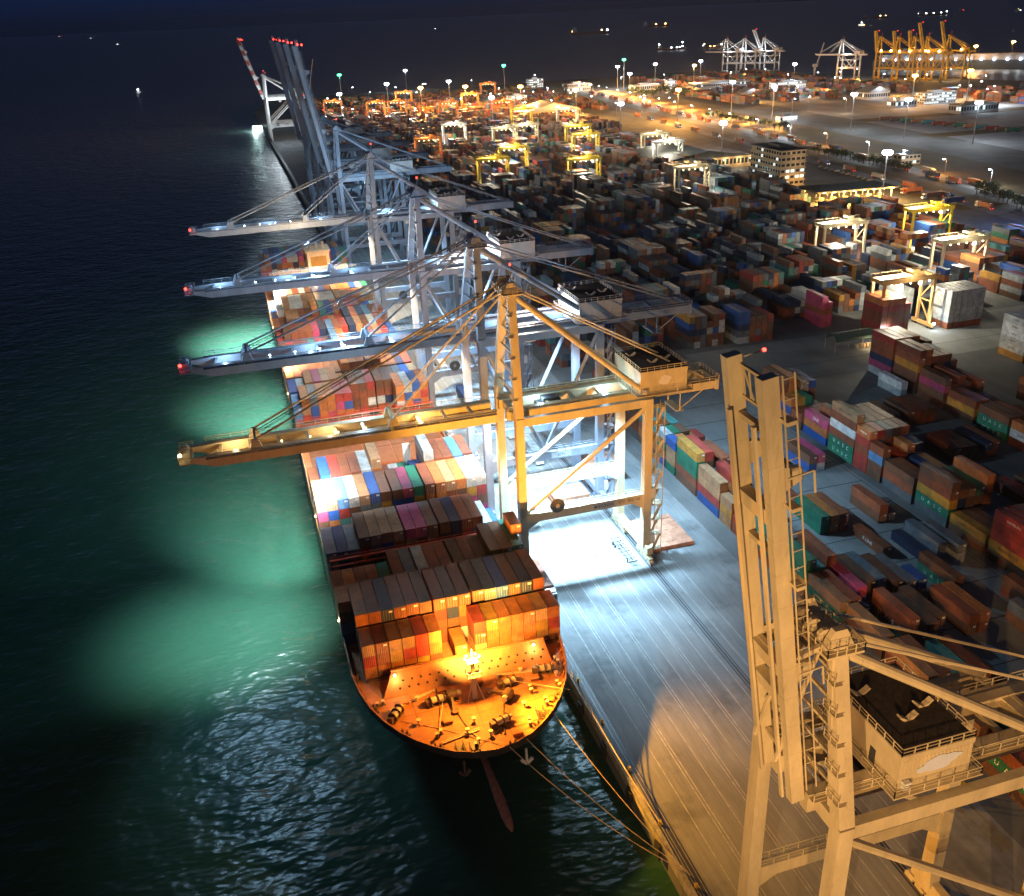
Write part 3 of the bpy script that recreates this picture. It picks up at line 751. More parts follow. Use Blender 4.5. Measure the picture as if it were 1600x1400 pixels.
# ---------------------------------------------------------------- the container ship
SHIP_C = 28.3
def ship():
    root = empty('container_ship', (SHIP_C, 119, WZ), 'long container ship moored at the quay, its orange lit foredeck towards the camera', 'container ship')
    def P(x, y, z): return (x - SHIP_C, y - 119, z - WZ)
    hull_p = paint('dark hull paint', (0.045, 0.03, 0.028), 0.5, 0.4, 0.3)
    deck_p = paint('rust red deck paint', (0.42, 0.17, 0.06), 0.6, 0.3, 0.5)
    cream = paint('ship cream paint', (0.62, 0.5, 0.32), 0.5, 0.15)
    # deck edge, water side from stem to stern
    half = [(0.0, 118.9), (3.6, 119.5), (7.0, 120.8), (10.0, 123.0), (12.6, 125.4), (15.0, 128.4), (17.4, 132.4), (19.2, 136.8), (20.4, 141.6), (21.1, 147), (21.25, 160), (21.25, 470), (20.5, 484), (19.0, 488)]
    wl = [(0.0, 136.0), (0.9, 137.0), (1.9, 139.0), (3.2, 142.0), (4.8, 146.0), (6.8, 151.0), (9.5, 158.0), (12.5, 168.0), (16.0, 182), (19.0, 200), (21.1, 225), (21.1, 455), (19.0, 476), (17.0, 486)]
    def ring(pts, z, off=0.0):
        return [P(SHIP_C - x + off * (1 if x > 0 else 0), y, z) for x, y in reversed(pts)] + [P(SHIP_C + x - off, y, z) for x, y in pts[1:]]
    lv = [ring(wl, WZ - 3), ring(wl, WZ), ring([(a[0] * .7 + b[0] * .3, a[1] * .7 + b[1] * .3) for a, b in zip(wl, half)], 0.5), ring([(a[0] * .3 + b[0] * .7, a[1] * .3 + b[1] * .7) for a, b in zip(wl, half)], 5.0), ring(half, 8.0), ring(half, 9.5)]
    hb = MB(); n = len(lv[0])
    for l in lv: hb.v += l
    for i in range(len(lv) - 1):
        for k in range(n - 1):
            hb.f.append((i * n + k, i * n + k + 1, (i + 1) * n + k + 1, (i + 1) * n + k)); hb.mi.append(0)
        hb.f.append((i * n + n - 1, i * n, (i + 1) * n, (i + 1) * n + n - 1)); hb.mi.append(0)
    hull = hb.build('hull', hull_p, root)
    # bulwark inside face and cap
    bw = MB(); inner = ring(half, 9.5, 0.3); inlo = ring(half, 8.02, 0.3); top = lv[-1]
    for k in range(n - 1):
        bw.quad([top[k], top[k + 1], inner[k + 1], inner[k]]); bw.quad([inner[k], inner[k + 1], inlo[k + 1], inlo[k]])
        if k % 1 == 0 and 3 < k < n - 4:
            for f in (0.0, 0.5):
                a = Vector(inner[k]).lerp(Vector(inner[k + 1]), f); b = Vector(inlo[k]).lerp(Vector(inlo[k + 1]), f)
                c = Vector((0, 30, a.z)) - a; c.z = 0; c.normalize()
                bw.beam(a + c * 0.1, b + c * 0.7, 0.1, 0.25)
    bw.build('bulwark', deck_p, root)
    db = MB(); db.quad([(p[0], p[1], 13.02) for p in lv[4]])
    db.build('main_deck', deck_p, root)
    # bulbous bow just awash
    bb = MB(); pr = [(0.0, 112.6, 0.05), (0.0, 113.6, 0.5), (0, 115.5, 0.95), (0, 118, 1.2), (0, 122, 1.25), (0, 127, 1.0), (0, 133, 0.9), (0, 141, 1.2)]
    for i in range(len(pr)):
        for k in range(10):
            a = 2 * PI * k / 10; bb.v.append(P(SHIP_C + 0.6 + pr[i][2] * math.cos(a) * 0.9, pr[i][1], WZ - 0.55 + pr[i][2] * math.sin(a)))
    for i in range(len(pr) - 1):
        for k in range(10):
            j = (k + 1) % 10; bb.f.append((i * 10 + k, i * 10 + j, i * 10 + 10 + j, i * 10 + 10 + k)); bb.mi.append(0)
    bb.build('bulbous_bow', paint('faded antifouling red', (0.62, 0.27, 0.2), 0.7, 0.3, 1.0), root)
    # breakwater with drain holes
    wb = MB(); y0, y1 = 139.8, 143.7
    wb.hexa([P(12.0, y0 + 0.0, 8.05), P(45.5, y0, 8.05), P(45.0, y1, 11.0), P(14.5, y1, 11.0), P(12.0, y0 + .5, 8.05), P(45.5, y0 + .5, 8.05), P(45.0, y1 + .4, 11.0), P(14.5, y1 + .4, 11.0)])
    wb.beam(P(14.4, y1 + 0.2, 11.1), P(45.1, y1 + 0.2, 11.1), 0.5, 0.3)
    bwt = wb.build('breakwater', deck_p, root)
    hole = MB(); rr = random.Random(5)
    for i in range(17):
        for j, f in enumerate((0.3, 0.58)):
            x = 15.5 + i * 1.75 + 0.8 * j
            if 26.5 < x < 30.8: continue
            y = y0 + (y1 - y0) * f - 0.06; z = 8.05 + 2.95 * f + 0.05
            hole.cyl(P(x, y + 0.05, z - 0.05), P(x, y - 0.02, z + 0.02), 0.22, 8)
    hole.build('drain_holes', RUBBER, bwt)
    # hatch covers under the containers
    hc = MB()
    hcp = paint('hatch cover paint', (0.2, 0.09, 0.05), 0.6)
    for y in sorted([b[0] for b in BAYS if b[0] not in (265.6, 279.4)] + [226.0, 239.5, 252.5]):
        for x0, x1 in ((9.5, 24.9), (25.2, 33.1), (33.4, 48.6)): MB().box(*P(x0, y - 0.2, 8.05), *P(x1, y + 12.4, 8.36)).build('hatch_cover', hcp, root)
    for x0, x1 in ((9.7, 25.4), (31.4, 49.2)): MB().box(*P(x0, 145.8, 8.05), *P(x1, 152.6, 8.36)).build('hatch_cover', hcp, root)
    # foremast with floodlight platform
    fm = MB(); bx, by = 28.4, 134.7
    fm.beam(P(bx, by, 8.05), P(bx, by, 16.6), 0.9, 0.9, 0, 0.6, 0.6); fm.beam(P(bx - 1.6, by - 1.0, 8.05), P(bx, by, 13.4), 0.2, 0.2); fm.beam(P(bx + 1.6, by - 1.0, 8.05), P(bx, by, 13.4), 0.2, 0.2)
    fm.box(*P(bx - 1.3, by - 1.2, 13.4), *P(bx + 1.3, by + 0.9, 13.55))
    fm.box(*P(bx - 1.1, by - 0.8, 16.5), *P(bx + 1.1, by + 0.8, 16.62)); fm.beam(P(bx - 1.5, by, 17.1), P(bx + 1.5, by, 17.1), 0.15, 0.15); fm.beam(P(bx, by - 1.3, 17.1), P(bx, by + 1.3, 17.1), 0.15, 0.15); fm.beam(P(bx, by, 16.6), P(bx, by, 19.2), 0.15, 0.15)
    fmo = fm.build('foremast', cream, root)
    rl = MB()
    for a, b in (((-1.3, -1.2), (1.3, -1.2)), ((1.3, -1.2), (1.3, .9)), ((-1.3, -1.2), (-1.3, .9))): rl.rail(P(bx + a[0], by + a[1], 13.55), P(bx + b[0], by + b[1], 13.55), 1.1, 0.7, 0.05)
    rl.build('railing', WHITEP, fmo)
    for k, (dx, dy) in enumerate(((-1.4, 0), (1.4, 0), (0, -1.2), (-0.9, 0.8), (0.9, 0.8), (0.3, 1.2))):
        MB().ball(P(bx + dx, by + dy, 17.35), 0.24).build('floodlight', LAMP_Y, fmo)
    spot((bx + .8, by + .6, 18.2), (60, 184, 48), 2.6e5, (1.0, 0.44, 0.05), 74, 0.7, 0.35)
    point((bx, by - 1.0, 17.9), 4.6e4, (1.0, 0.37, 0.035), 0.5)
    spot((bx - 0.6, by + 1.4, 17.6), (31, 147, 13), 9.0e4, (1.0, 0.50, 0.09), 104, 0.8, 0.4)
    spot((bx + 1.4, by - 0.6, 18.0), (66, 108, 0), 2.3e5, (1.0, 0.42, 0.03), 75, 0.9, 0.35)
    for x in (14.9, 42.6):
        MB().ball(P(x, 142.6, 10.9), 0.3).build('deck_lamp', LAMP_Y, bwt); point((x, 141.6, 11.3), 900, (1.0, 0.6, 0.2), 0.3)
    # winches, windlasses, bollards, ropes, fairleads
    steel = paint('oily deck gear', (0.12, 0.075, 0.05), 0.5, 0.4, 2); drum = paint('rope drum', (0.5, 0.42, 0.3), 0.8, 0.3, 4)
    def winch(x, y, rz, s=1.0):
        b = MB(); b.cyl((-1.1, 0, 0.8), (1.1, 0, 0.8), 0.55, 12, 1)
        for q in (-1.15, 0.1, 1.15): b.cyl((q - 0.06, 0, 0.8), (q + 0.06, 0, 0.8), 0.85, 12, 0)
        b.box(-2.0, -0.4, 0.2, -1.2, 0.5, 1.2); b.box(-1.6, -0.7, 0, 1.5, 0.7, 0.22); b.cyl((1.2, 0, 0.8), (1.9, 0, 0.8), 0.3, 10, 1)
        o = b.build('winch', [steel, drum], root, P(x, y, 8.03)); o.rotation_euler.z = rz; o.scale = (s, s, s)
    for x, y, r in ((21.5, 135.6, .15), (35.4, 136.0, .2), (13.5, 134.5, .9), (43.0, 137.5, -.2), (31.2, 126.2, .3)): winch(x, y, r, 1.15)
    for x, y, r in ((24.4, 134.6, 1.3), (33.2, 133.2, -1.0)):
        b = MB(); b.beam((-0.5, -2.4, 0.3), (-0.2, 1.6, 1.4), 0.5, 0.5); b.cyl((-0.9, 1.3, 1.1), (0.9, 1.3, 1.1), 0.95, 12); b.box(-1.1, 0.6, 0, 1.1, 2.0, 0.3); b.cyl((0.9, 1.3, 1.1), (1.6, 1.3, 1.1), 0.6, 10, 1); b.cyl((-0.4, -2.6, 0), (-0.4, -2.6, 0.5), 0.75, 10)
        o = b.build('windlass', [steel, drum], root, P(x, y, 8.03)); o.rotation_euler.z = r - 1.3
    for x, y in ((19.8, 127.0), (25.7, 122.6), (36.0, 124.6), (40.5, 128.8), (44.2, 132.6), (46.2, 139.5), (11.2, 138.4), (38.8, 133.0)):
        b = MB()
        for q in (-0.55, 0.55): b.cyl((q, 0, 0), (q, 0, 0.95), 0.24, 10); b.cyl((q, 0, 0.95), (q, 0, 1.05), 0.36, 10, 1)
        b.box(-1.0, -0.3, 0, 1.0, 0.3, 0.1)
        o = b.build('mooring_bollards', [steel, cream], root, P(x, y, 8.03)); o.rotation_euler.z = 0.9 * (x - SHIP_C) / 20 + 1.0
    for k in range(4, n - 4, 2):
        b = MB()
        c = Vector(inner[k]); d = (Vector((0, 25, c.z)) - c).normalized(); c = c + d * 0.7; t = d.cross(Vector((0, 0, 1)))
        b.beam(c - t * 1.2 + Vector((0, 0, -0.9)), c + t * 1.2 + Vector((0, 0, -0.9)), 0.35, 0.45)
        b.cyl(c - t * 0.5 + Vector((0, 0, -0.7)), c - t * 0.5, 0.2, 8); b.cyl(c + t * 0.5 + Vector((0, 0, -0.7)), c + t * 0.5, 0.2, 8)
        b.build('fairlead', steel, root)
    for pts in ([(19.6, 126.6, 8.2), (22.5, 135.2, 9.0)], [(31.6, 125.5, 9.0), (41.5, 126.2, 8.6)], [(36.5, 135.4, 9.2), (45.5, 130.0, 8.9)], [(43.5, 136.6, 9.0), (47.0, 141, 8.9)], [(24.8, 121.4, 8.2), (33.5, 127.0, 8.2)], [(14.0, 133.0, 8.2), (20.0, 129.0, 8.1), (29.5, 121.3, 8.2)]):
        b = MB(); b.tube([P(*q) for q in pts], 0.06, 5); b.build('deck_rope', drum, root)
    for x, y in ((22.6, 121.6), (25.0, 120.8), (38.6, 125.5)):
        b = MB(); b.box(*P(x - 0.7, y - 0.4, 8.03), *P(x + 0.7, y + 1.8, 8.2)); b.rail(P(x - 0.7, y + 1.8, 8.2), P(x - 0.7, y - 0.4, 8.2), 1.1, 0.7, 0.05); b.rail(P(x + 0.7, y + 1.8, 8.2), P(x + 0.7, y - 0.4, 8.2), 1.1, 0.7, 0.05)
        b.build('bow_platform', steel, root)
    for x, y, m in ((22.6, 119.9, steel), (33.6, 119.1, WHITEP)):
        b = MB(); b.beam(P(x, y, 4.6), P(x, y + .3, 7.6), .35, .35); b.beam(P(x - 1.0, y - .1, 5.6), P(x, y, 4.5), .4, .5); b.beam(P(x + 1.0, y - .1, 5.6), P(x, y, 4.5), .4, .5); b.build('anchor', m, root)
    rr = random.Random(77)
    for x, y, kind in ((18.0, 137.4, 0), (23.0, 138.6, 1), (34.0, 138.5, 0), (40.5, 136.0, 1), (26.6, 128.4, 0), (22.2, 130.0, 1), (36.4, 129.3, 0), (33.0, 123.0, 1), (17.0, 131.2, 0), (44.8, 135.6, 0), (30.0, 138.6, 1), (15.6, 137.6, 1), (28.6, 124.2, 0), (38.6, 138.8, 0), (24.8, 126.0, 0)):
        b = MB()
        if kind: b.box(-.8, -.6, 0, .8, .6, .55); b.box(-.9, -.7, .55, .9, .7, .65)
        else: b.cyl((0, 0, 0), (0, 0, .8), .16, 8); b.cyl((0, 0, .8), (0, 0, 1.05), .42, 10)
        b.build('deck_hatch' if kind else 'mushroom_vent', deck_p if kind else cream, root, P(x, y, 8.03))
    for pts in ([(24.2, 132.3, 8.15), (24.9, 128.4, 8.15), (26.2, 123.6, 8.15)], [(33.0, 131.2, 8.15), (32.0, 127.6, 8.15), (31.0, 123.4, 8.15)]):
        b = MB(); b.tube([P(*q) for q in pts], .16, 6); b.build('anchor_chain', steel, root)
    for x0, y0_, x1, y1_ in ((12.5, 136.0, 22.0, 139.2), (34.0, 139.2, 45.2, 137.6), (20.0, 124.8, 27.0, 126.0)):
        b = MB(); b.beam(P(x0, y0_, 8.2), P(x1, y1_, 8.2), .18, .18); b.beam(P(x0, y0_ + .4, 8.2), P(x1, y1_ + .4, 8.2), .12, .12); b.build('deck_pipe', cream, root)
    sm = MB()
    for yy in (123.5, 127.0, 130.5, 134.0, 137.5):
        hw = np.interp(yy, [p[1] for p in half[:10]], [p[0] for p in half[:10]]) - .6
        sm.quad([P(SHIP_C - hw, yy, 8.035), P(SHIP_C + hw, yy, 8.035), P(SHIP_C + hw, yy + .07, 8.035), P(SHIP_C - hw, yy + .07, 8.035)])
    for xx in (17, 22.5, 28, 33.5, 39): sm.quad([P(xx, 126.5 + abs(xx - 28) * .35, 8.037), P(xx + .07, 126.5 + abs(xx - 28) * .35, 8.037), P(xx + .07, 139.6, 8.037), P(xx, 139.6, 8.037)])
    sm.build('deck_seams', hull_p, root)
    # lashing bridges between the bays
    for y in (180.9, 209.9, 224.4, 263.6, 318.6, 372.4):
        lb = MB()
        for x in [8.0 + 5.1 * i for i in range(9)]: lb.box(*P(x - 0.15, y - 0.1, 8.0), *P(x + 0.15, y + 0.3, 15.2))
        for z in (10.9, 13.5, 15.1): lb.box(*P(7.6, y - 0.3, z), *P(49.2, y + 0.5, z + 0.14))
        lb.rail(P(7.6, y - 0.3, 15.2), P(49.2, y - 0.3, 15.2), 1.0, 2.5, 0.06)
        lb.build('lashing_bridge', RED, root)
    b = MB(); b.box(*P(32.5, 223.2, 8.0), *P(34.4, 224.2, 21.0)); b.build('white_mast_post', WHITEP, root)
    # deckhouse aft, under the third boom, with funnel casing
    dh = MB(); dh.box(*P(10.5, 403.5, 8.0), *P(49, 425, 20.5)); dh.box(*P(7.6, 404.5, 20.5), *P(49.6, 409, 20.9)); dh.box(*P(16, 405, 20.5), *P(42, 423, 22.4)); dh.box(*P(14, 407, 22.4), *P(44, 420, 22.6))
    dho = dh.build('deckhouse', paint('warm cream deckhouse paint', (0.6, 0.42, 0.28), 0.5, 0.15), root)
    w = MB()
    for z in (12, 15, 18):
        for i in range(16): w.quad([P(12 + 2.3 * i, 403.46, z), P(13.3 + 2.3 * i, 403.46, z), P(13.3 + 2.3 * i, 403.46, z + 1.1), P(12 + 2.3 * i, 403.46, z + 1.1)])
    w.quad([P(17, 404.95, 21.0), P(41, 404.95, 21.0), P(41, 404.95, 22.0), P(17, 404.95, 22.0)])
    w.build('window_band', WINDOW_WARM, dho)
    r = MB(); r.rail(P(10.5, 403.6, 20.9), P(49, 403.6, 20.9), 1.1, 2, 0.06); r.rail(P(14, 420, 22.6), P(44, 420, 22.6), 1.1, 2, 0.06); r.rail(P(10, 425, 20.5), P(49, 425, 20.5), 1.1, 2, .06); r.build('railing', WHITEP, dho)
    fn = MB(); fn.box(*P(28, 432, 8), *P(38, 444, 27.5)); fn.box(*P(27.4, 431.4, 27.5), *P(38.6, 444.6, 28.2)); 
    for x in (30, 33, 36): fn.cyl(P(x, 438, 28.2), P(x, 438, 31), 0.6, 8)
    fno = fn.build('funnel', paint('funnel cream', (0.6, 0.42, 0.26), 0.5), root)
    MB().box(*P(12, 432, 8), *P(17, 446, 17)).build('engine_casing', MATS['funnel cream'], root); MB().box(*P(40, 432, 8), *P(48, 446, 14)).build('engine_casing', MATS['funnel cream'], root)
    MB().box(*P(29.4, 431.9, 17), *P(36.6, 431.98, 25.6)).build('funnel_panel', paint('funnel ochre', (0.35, 0.16, 0.02), 0.5), fno)
    for x, y, z, e in ((12, 428, 24, 1500), (44, 428, 24, 1500), (28, 402, 22, 3000), (9, 402.6, 21.5, 1500), (30, 448, 28, 2500)): point((x, y, z), e, SODIUM, 0.4)
    # orange and white lamps along the rails at the ship side
    b = MB(); b.rail(P(7.2, 150, 9.5), P(7.2, 470, 9.5), 1.1, 3.0, 0.05); b.build('side_railing', cream, root)
    for y in (164, 211, 262, 300, 330, 378): MB().ball(P(7.1, y, 10.9), 0.28, 0, 6).build('side_lamp', LAMP_Y, root); point((6.6, y, 11.2), 500, WARM, 0.3)
    return root
SHIP = ship()
for i, (a, b, sag) in enumerate((((30.6, 119.4, 9.0), (QX + 1.0, 92.2, 0.6), 2.2), ((34.0, 120.2, 9.0), (QX + 1.0, 92.6, 0.6), 1.6), ((47.2, 133.9, 9.1), (QX + 1.0, 103.4, 0.6), 1.0), ((47.6, 134.6, 9.1), (QX + 1.0, 103.0, 0.6), 1.6), ((40.6, 124.8, 9.0), (QX + 1.0, 91.8, 0.6), 1.2))):
    m = MB(); pts = []
    for k in range(17):
        f = k / 16; p = Vector(a).lerp(Vector(b), f); p.z -= sag * 4 * f * (1 - f); pts.append(p)
    m.tube(pts, 0.075, 5)
    o = m.build('mooring_rope', paint('mooring rope', (0.5, 0.4, 0.26), 0.9))
    tag(o, ['mooring rope from the stem, lowest of the lines over the water', 'second mooring rope from the stem, just above the lowest line', 'taut mooring rope nearest the quay wall under the bow flare', 'slack mooring rope hanging below the taut line by the quay', 'mooring rope from the bow shoulder to the far quay bollard'][i], 'rope', 'mooring ropes from bow to quay')

# ---------------------------------------------------------------- ship to shore cranes
REEL = paint('cable reel steel', (0.09, 0.085, 0.08), 0.5)
def crane(label, Yc, mat, ZG=41.0, bd=2.6, walk=True, ZA=70.0, half=8.2, tipx=-69.5, backx=50.0, house=(29.3, 40.9, -7.5, 7.5, 49.0), up=None, brace=0, stairs=True, detail=2, group='ship to shore cranes along the quay', housemat=None, stripes=None, plate=None, blob=None, apx=0.8, gy=3.2, lamps=True):
    root = empty('quay_crane', (52.5, Yc, 0), label, 'crane', group)
    G = 31.0; zt = ZG + 2.2
    # legs
    for x in (0, G):
        for s in (-1, 1):
            b = MB(); b.beam((x, s * half, 3.6), (x, s * half, ZG + 1.6), 1.9, 2.2, 0, 1.8, 1.9)
            b.build('leg', mat, root)
        b = MB(); b.beam((x, -half - 3, 3.4), (x, half + 3, 3.4), 1.3, 1.9); b.build('sill_beam', mat, root)
        for s in (-1, 1):
            b = MB()
            for q in (-3.4, -1.1, 1.1, 3.4):
                b.box(x - 0.45, s * half + q - 0.9, 0.45, x + 0.45, s * half + q + 0.9, 1.2)
                for e in (-0.55, 0.55): b.cyl((x - 0.2, s * half + q + e, 0.42), (x + 0.2, s * half + q + e, 0.42), 0.36, 8, 1)
            for q in (-2.25, 2.25): b.box(x - 0.5, s * half + q - 1.6, 1.2, x + 0.5, s * half + q + 1.6, 1.75)
            b.box(x - 0.6, s * half - 2.2, 1.75, x + 0.6, s * half + 2.2, 2.5)
            b.build('bogie', [mat, STEEL_DARK], root)
    for s in (-1, 1):
        b = MB(); b.beam((0.8, s * half, 17.2), (G - 0.8, s * half, 17.2), 1.3, 2.1)
        b.hexa([(0.8, s * half - .6, 14.4), (1.0, s * half - .6, 14.4), (1.0, s * half + .6, 14.4), (.8, s * half + .6, 14.4), (0.8, s * half - .6, 16.2), (4, s * half - .6, 16.2), (4, s * half + .6, 16.2), (.8, s * half + .6, 16.2)])
        b.hexa([(G - 1.0, s * half - .6, 14.4), (G - .8, s * half - .6, 14.4), (G - .8, s * half + .6, 14.4), (G - 1., s * half + .6, 14.4), (G - 4, s * half - .6, 16.2), (G - .8, s * half - .6, 16.2), (G - .8, s * half + .6, 16.2), (G - 4, s * half + .6, 16.2)])
        pb = b.build('portal_beam', mat, root)
        if detail > 1:
            r = MB(); r.rail((0.9, s * half + 0.6, 18.25), (G - 0.9, s * half + 0.6, 18.25), 1.1, 2.2, 0.05); r.rail((0.9, s * half - 0.6, 18.25), (G - 0.9, s * half - 0.6, 18.25), 1.1, 2.2, 0.05); r.build('railing', mat, pb)
        b = MB(); b.beam((0.8, s * half, ZG + 0.6), (G - 0.8, s * half, ZG + 0.6), 1.2, 1.9); b.build('upper_beam', mat, root)
        b = MB()
        if brace == 0: b.cyl((G - 0.6, s * half, ZG - 0.8), (0.8, s * half, 18.6), 0.55, 8)
        elif brace == 1: b.cyl((0.6, s * half, ZG - 0.8), (G - 0.8, s * half, 18.6), 0.55, 8)
        else: b.cyl((0.6, s * half, ZG - 0.8), (G / 2, s * half, 18.8), 0.5, 8); b.cyl((G - 0.6, s * half, ZG - 0.8), (G / 2, s * half, 18.8), 0.5, 8); b.cyl((0.6, s * half, 29), (G - .6, s * half, 29), .45, 8)
        b.build('brace', mat, root)
        b = MB(); b.beam((0, s * half, ZG + 1.6), (apx, s * 3.0, ZA), 1.9, 1.8, 0, 1.6, 1.5); b.build('pylon_leg', mat, root)
    for x in (0, G):
        b = MB(); b.beam((x, -half + 0.8, ZG + 1.0), (x, half - 0.8, ZG + 1.0), 1.3, 1.9); b.build('cross_beam', mat, root)
    b = MB()
    for k in range(1, 6):
        f = k / 6; z = ZG + 1.6 + (ZA - ZG - 1.6) * f; y = half + (3.0 - half) * f; b.beam((apx * f, -y + .6, z), (apx * f, y - .6, z), 0.35, 0.35)
        if detail > 1: b.box(apx * f - 1.4, -y - 1.4, z - 0.1, apx * f - 0.3, -y + 0.8, z); b.rail((apx * f - 1.4, -y - 1.4, z), (apx * f - 1.4, -y + 0.8, z), 1.0, 1.0, 0.045)
    b.beam((apx - 0.9, -half + 1.6, ZG + 3), (apx - 0.9, -3.6, ZA - 1), 0.35, 0.6)
    b.build('pylon_ladder', mat, root)
    b = MB(); b.box(apx - 2.2, -4.6, ZA - 0.3, apx + 2.2, 4.6, ZA); 
    for s in (-1, 1): b.hexa([(apx - 1.8, s * 3 - .4, ZA), (apx + 1.8, s * 3 - .4, ZA), (apx + 1.8, s * 3 + .4, ZA), (apx - 1.8, s * 3 + .4, ZA), (apx - .7, s * 3 - .4, ZA + 2.2), (apx + .7, s * 3 - .4, ZA + 2.2), (apx + .7, s * 3 + .4, ZA + 2.2), (apx - .7, s * 3 + .4, ZA + 2.2)])
    for y in (-2, 0, 2): b.cyl((apx - 1.0, y - 0.25, ZA + 0.9), (apx - 1.0, y + 0.25, ZA + 0.9), 0.85, 10)
    b.rail((apx - 2.2, -4.6, ZA), (apx + 2.2, -4.6, ZA), 1.1, 1.1, 0.05); b.rail((apx + 2.2, -4.6, ZA), (apx + 2.2, 4.6, ZA), 1.1, 1.1, 0.05); b.rail((apx - 2.2, 4.6, ZA), (apx - 2.2, -4.6, ZA), 1.1, 1.1, 0.05); b.beam((apx + 1.2, 1, ZA), (apx + 1.2, 1, ZA + (1.6 if up and detail > 1 else 5)), 0.12, 0.12)
    hd = b.build('apex_head', mat, root)
    if not (up and detail > 1): MB().ball((apx + 1.2, 1, ZA + 5.1), 0.26, 0, 6).build('warning_lamp', LAMP_R, hd)
    # back stays
    for s in (-1, 1):
        MB().cyl((apx + 0.6, s * 3.0, ZA - 0.8), (G + 0.2, s * (half - 1.2), ZG + 2.2), 0.62, 10).build('backstay', mat, root)
        MB().cyl((apx + 0.6, s * 3.0, ZA + 0.6), (backx - 3, s * gy, zt + 0.4), 0.2, 6).build('tie_rod', mat, root)
    # landside girder with walkway, backreach
    b = MB()
    for s in (-1, 1): b.box(-1.5, s * gy - 0.7, ZG - 0.4, backx, s * gy + 0.7, zt)
    for k in range(8): x = 2 + (backx - 4) * k / 7; b.box(x - 0.3, -gy + 0.7, zt - 0.9, x + 0.3, gy - 0.7, zt - 0.2)
    b.box(backx - 0.6, -gy - 1.6, ZG - 0.4, backx + 0.2, gy + 1.6, zt)
    gd = b.build('main_girder', mat, root)
    if detail > 1:
        r = MB()
        for s in (-1, 1):
            r.box(-1.5, s * (gy + 1.2) - 0.5, zt - 0.3, backx, s * (gy + 1.2) + 0.5, zt - 0.2); r.rail((-1.5, s * (gy + 1.7), zt - 0.2), (backx, s * (gy + 1.7), zt - 0.2), 1.1, 2.4, 0.05)
        r.rail((backx + .2, -gy - 1.6, zt), (backx + .2, gy + 1.6, zt), 1.1, 1.6, 0.05)
        r.build('girder_walkway', mat, gd)
        # hung maintenance frame near the back end
        q = MB(); q.beam((backx - 9, -gy, ZG - 0.5), (backx - 9, -gy, ZG - 5), 0.25, 0.25); q.beam((backx - 3, -gy, ZG - 0.5), (backx - 9, -gy, ZG - 4.6), 0.2, 0.2); q.beam((backx - 9, gy, ZG - 0.5), (backx - 9, gy, ZG - 5), 0.25, 0.25); q.box(backx - 10, -gy, ZG - 5.2, backx - 8, gy, ZG - 4.9); q.build('service_frame', mat, gd)
    # machine house
    hx0, hx1, hy0, hy1, hz1 = house; hz0 = zt + 0.15
    hm = housemat or mat
    b = MB(); b.box(hx0, hy0, hz0, hx1, hy1, hz1)
    for i in range(int((hx1 - hx0) / 0.5)): b.box(hx0 + 0.25 + i * 0.5, hy0 - 0.05, hz0 + (hz1 - hz0) * 0.42, hx0 + 0.45 + i * 0.5, hy0 - 0.001, hz1 - 0.9)
    b.box(hx0 - 0.08, hy0 - 0.08, hz1 - 0.75, hx1 + 0.08, hy1 + 0.08, hz1 - 0.03)
    b.box(hx0 - 1.1, hy0 - 1.1, hz0 - 0.2, hx1 + 1.1, hy1 + 1.1, hz0 - 0.03)
    ho = b.build('machine_house', hm, root)
    b = MB(); b.box(hx0 + 0.05, hy0 + 0.05, hz1 - 0.03, hx1 - 0.05, hy1 - 0.05, hz1 + 0.06); b.build('roof', DARKROOF, ho)
    if detail > 0:
        r = MB(); cs = [(hx0, hy0), (hx1, hy0), (hx1, hy1), (hx0, hy1)]
        for i in range(4): r.rail((*cs[i], hz1), (*cs[(i + 1) % 4], hz1), 1.0, 1.5, 0.05); 
        for i in range(4):
            q = [(hx0 - 1, hy0 - 1), (hx1 + 1, hy0 - 1), (hx1 + 1, hy1 + 1), (hx0 - 1, hy1 + 1)]; r.rail((*q[i], hz0), (*q[(i + 1) % 4], hz0), 1.0, 1.8, 0.05)
        r.build('railing', hm, ho)
        w = hx1 - hx0; d = hy1 - hy0
        for fx, fy in ((0.2, 0.75), (0.45, 0.35), (0.78, 0.45)):
            x, y = hx0 + w * fx, hy0 + d * fy; v = MB()
            v.hexa([(x - .6, y - .35, hz1 + .06), (x, y - .35, hz1 + .06), (x, y + .35, hz1 + .06), (x - .6, y + .35, hz1 + .06), (x - 1.3, y - .35, hz1 + .7), (x - 1.1, y - .35, hz1 + .85), (x - 1.1, y + .35, hz1 + .85), (x - 1.3, y + .35, hz1 + .7)])
            v.hexa([(x, y - .35, hz1 + .06), (x + .6, y - .35, hz1 + .06), (x + .6, y + .35, hz1 + .06), (x, y + .35, hz1 + .06), (x + 1.1, y - .35, hz1 + .85), (x + 1.3, y - .35, hz1 + .7), (x + 1.3, y + .35, hz1 + .7), (x + 1.1, y + .35, hz1 + .85)])
            v.build('roof_vent', hm, ho)
        b = MB(); b.box(hx0 + 0.4, hy0 - 0.7, hz0 + 0.3, hx0 + 1.3, hy0 - 0.1, hz0 + 1.3); b.build('electrical_box', WHITEP, ho)
        b = MB(); b.box(hx0 - 0.05, hy0 + 4, hz0 + 0.1, hx0 - 0.005, hy0 + 5, hz0 + 2.2); b.build('door', STEEL_DARK, ho)
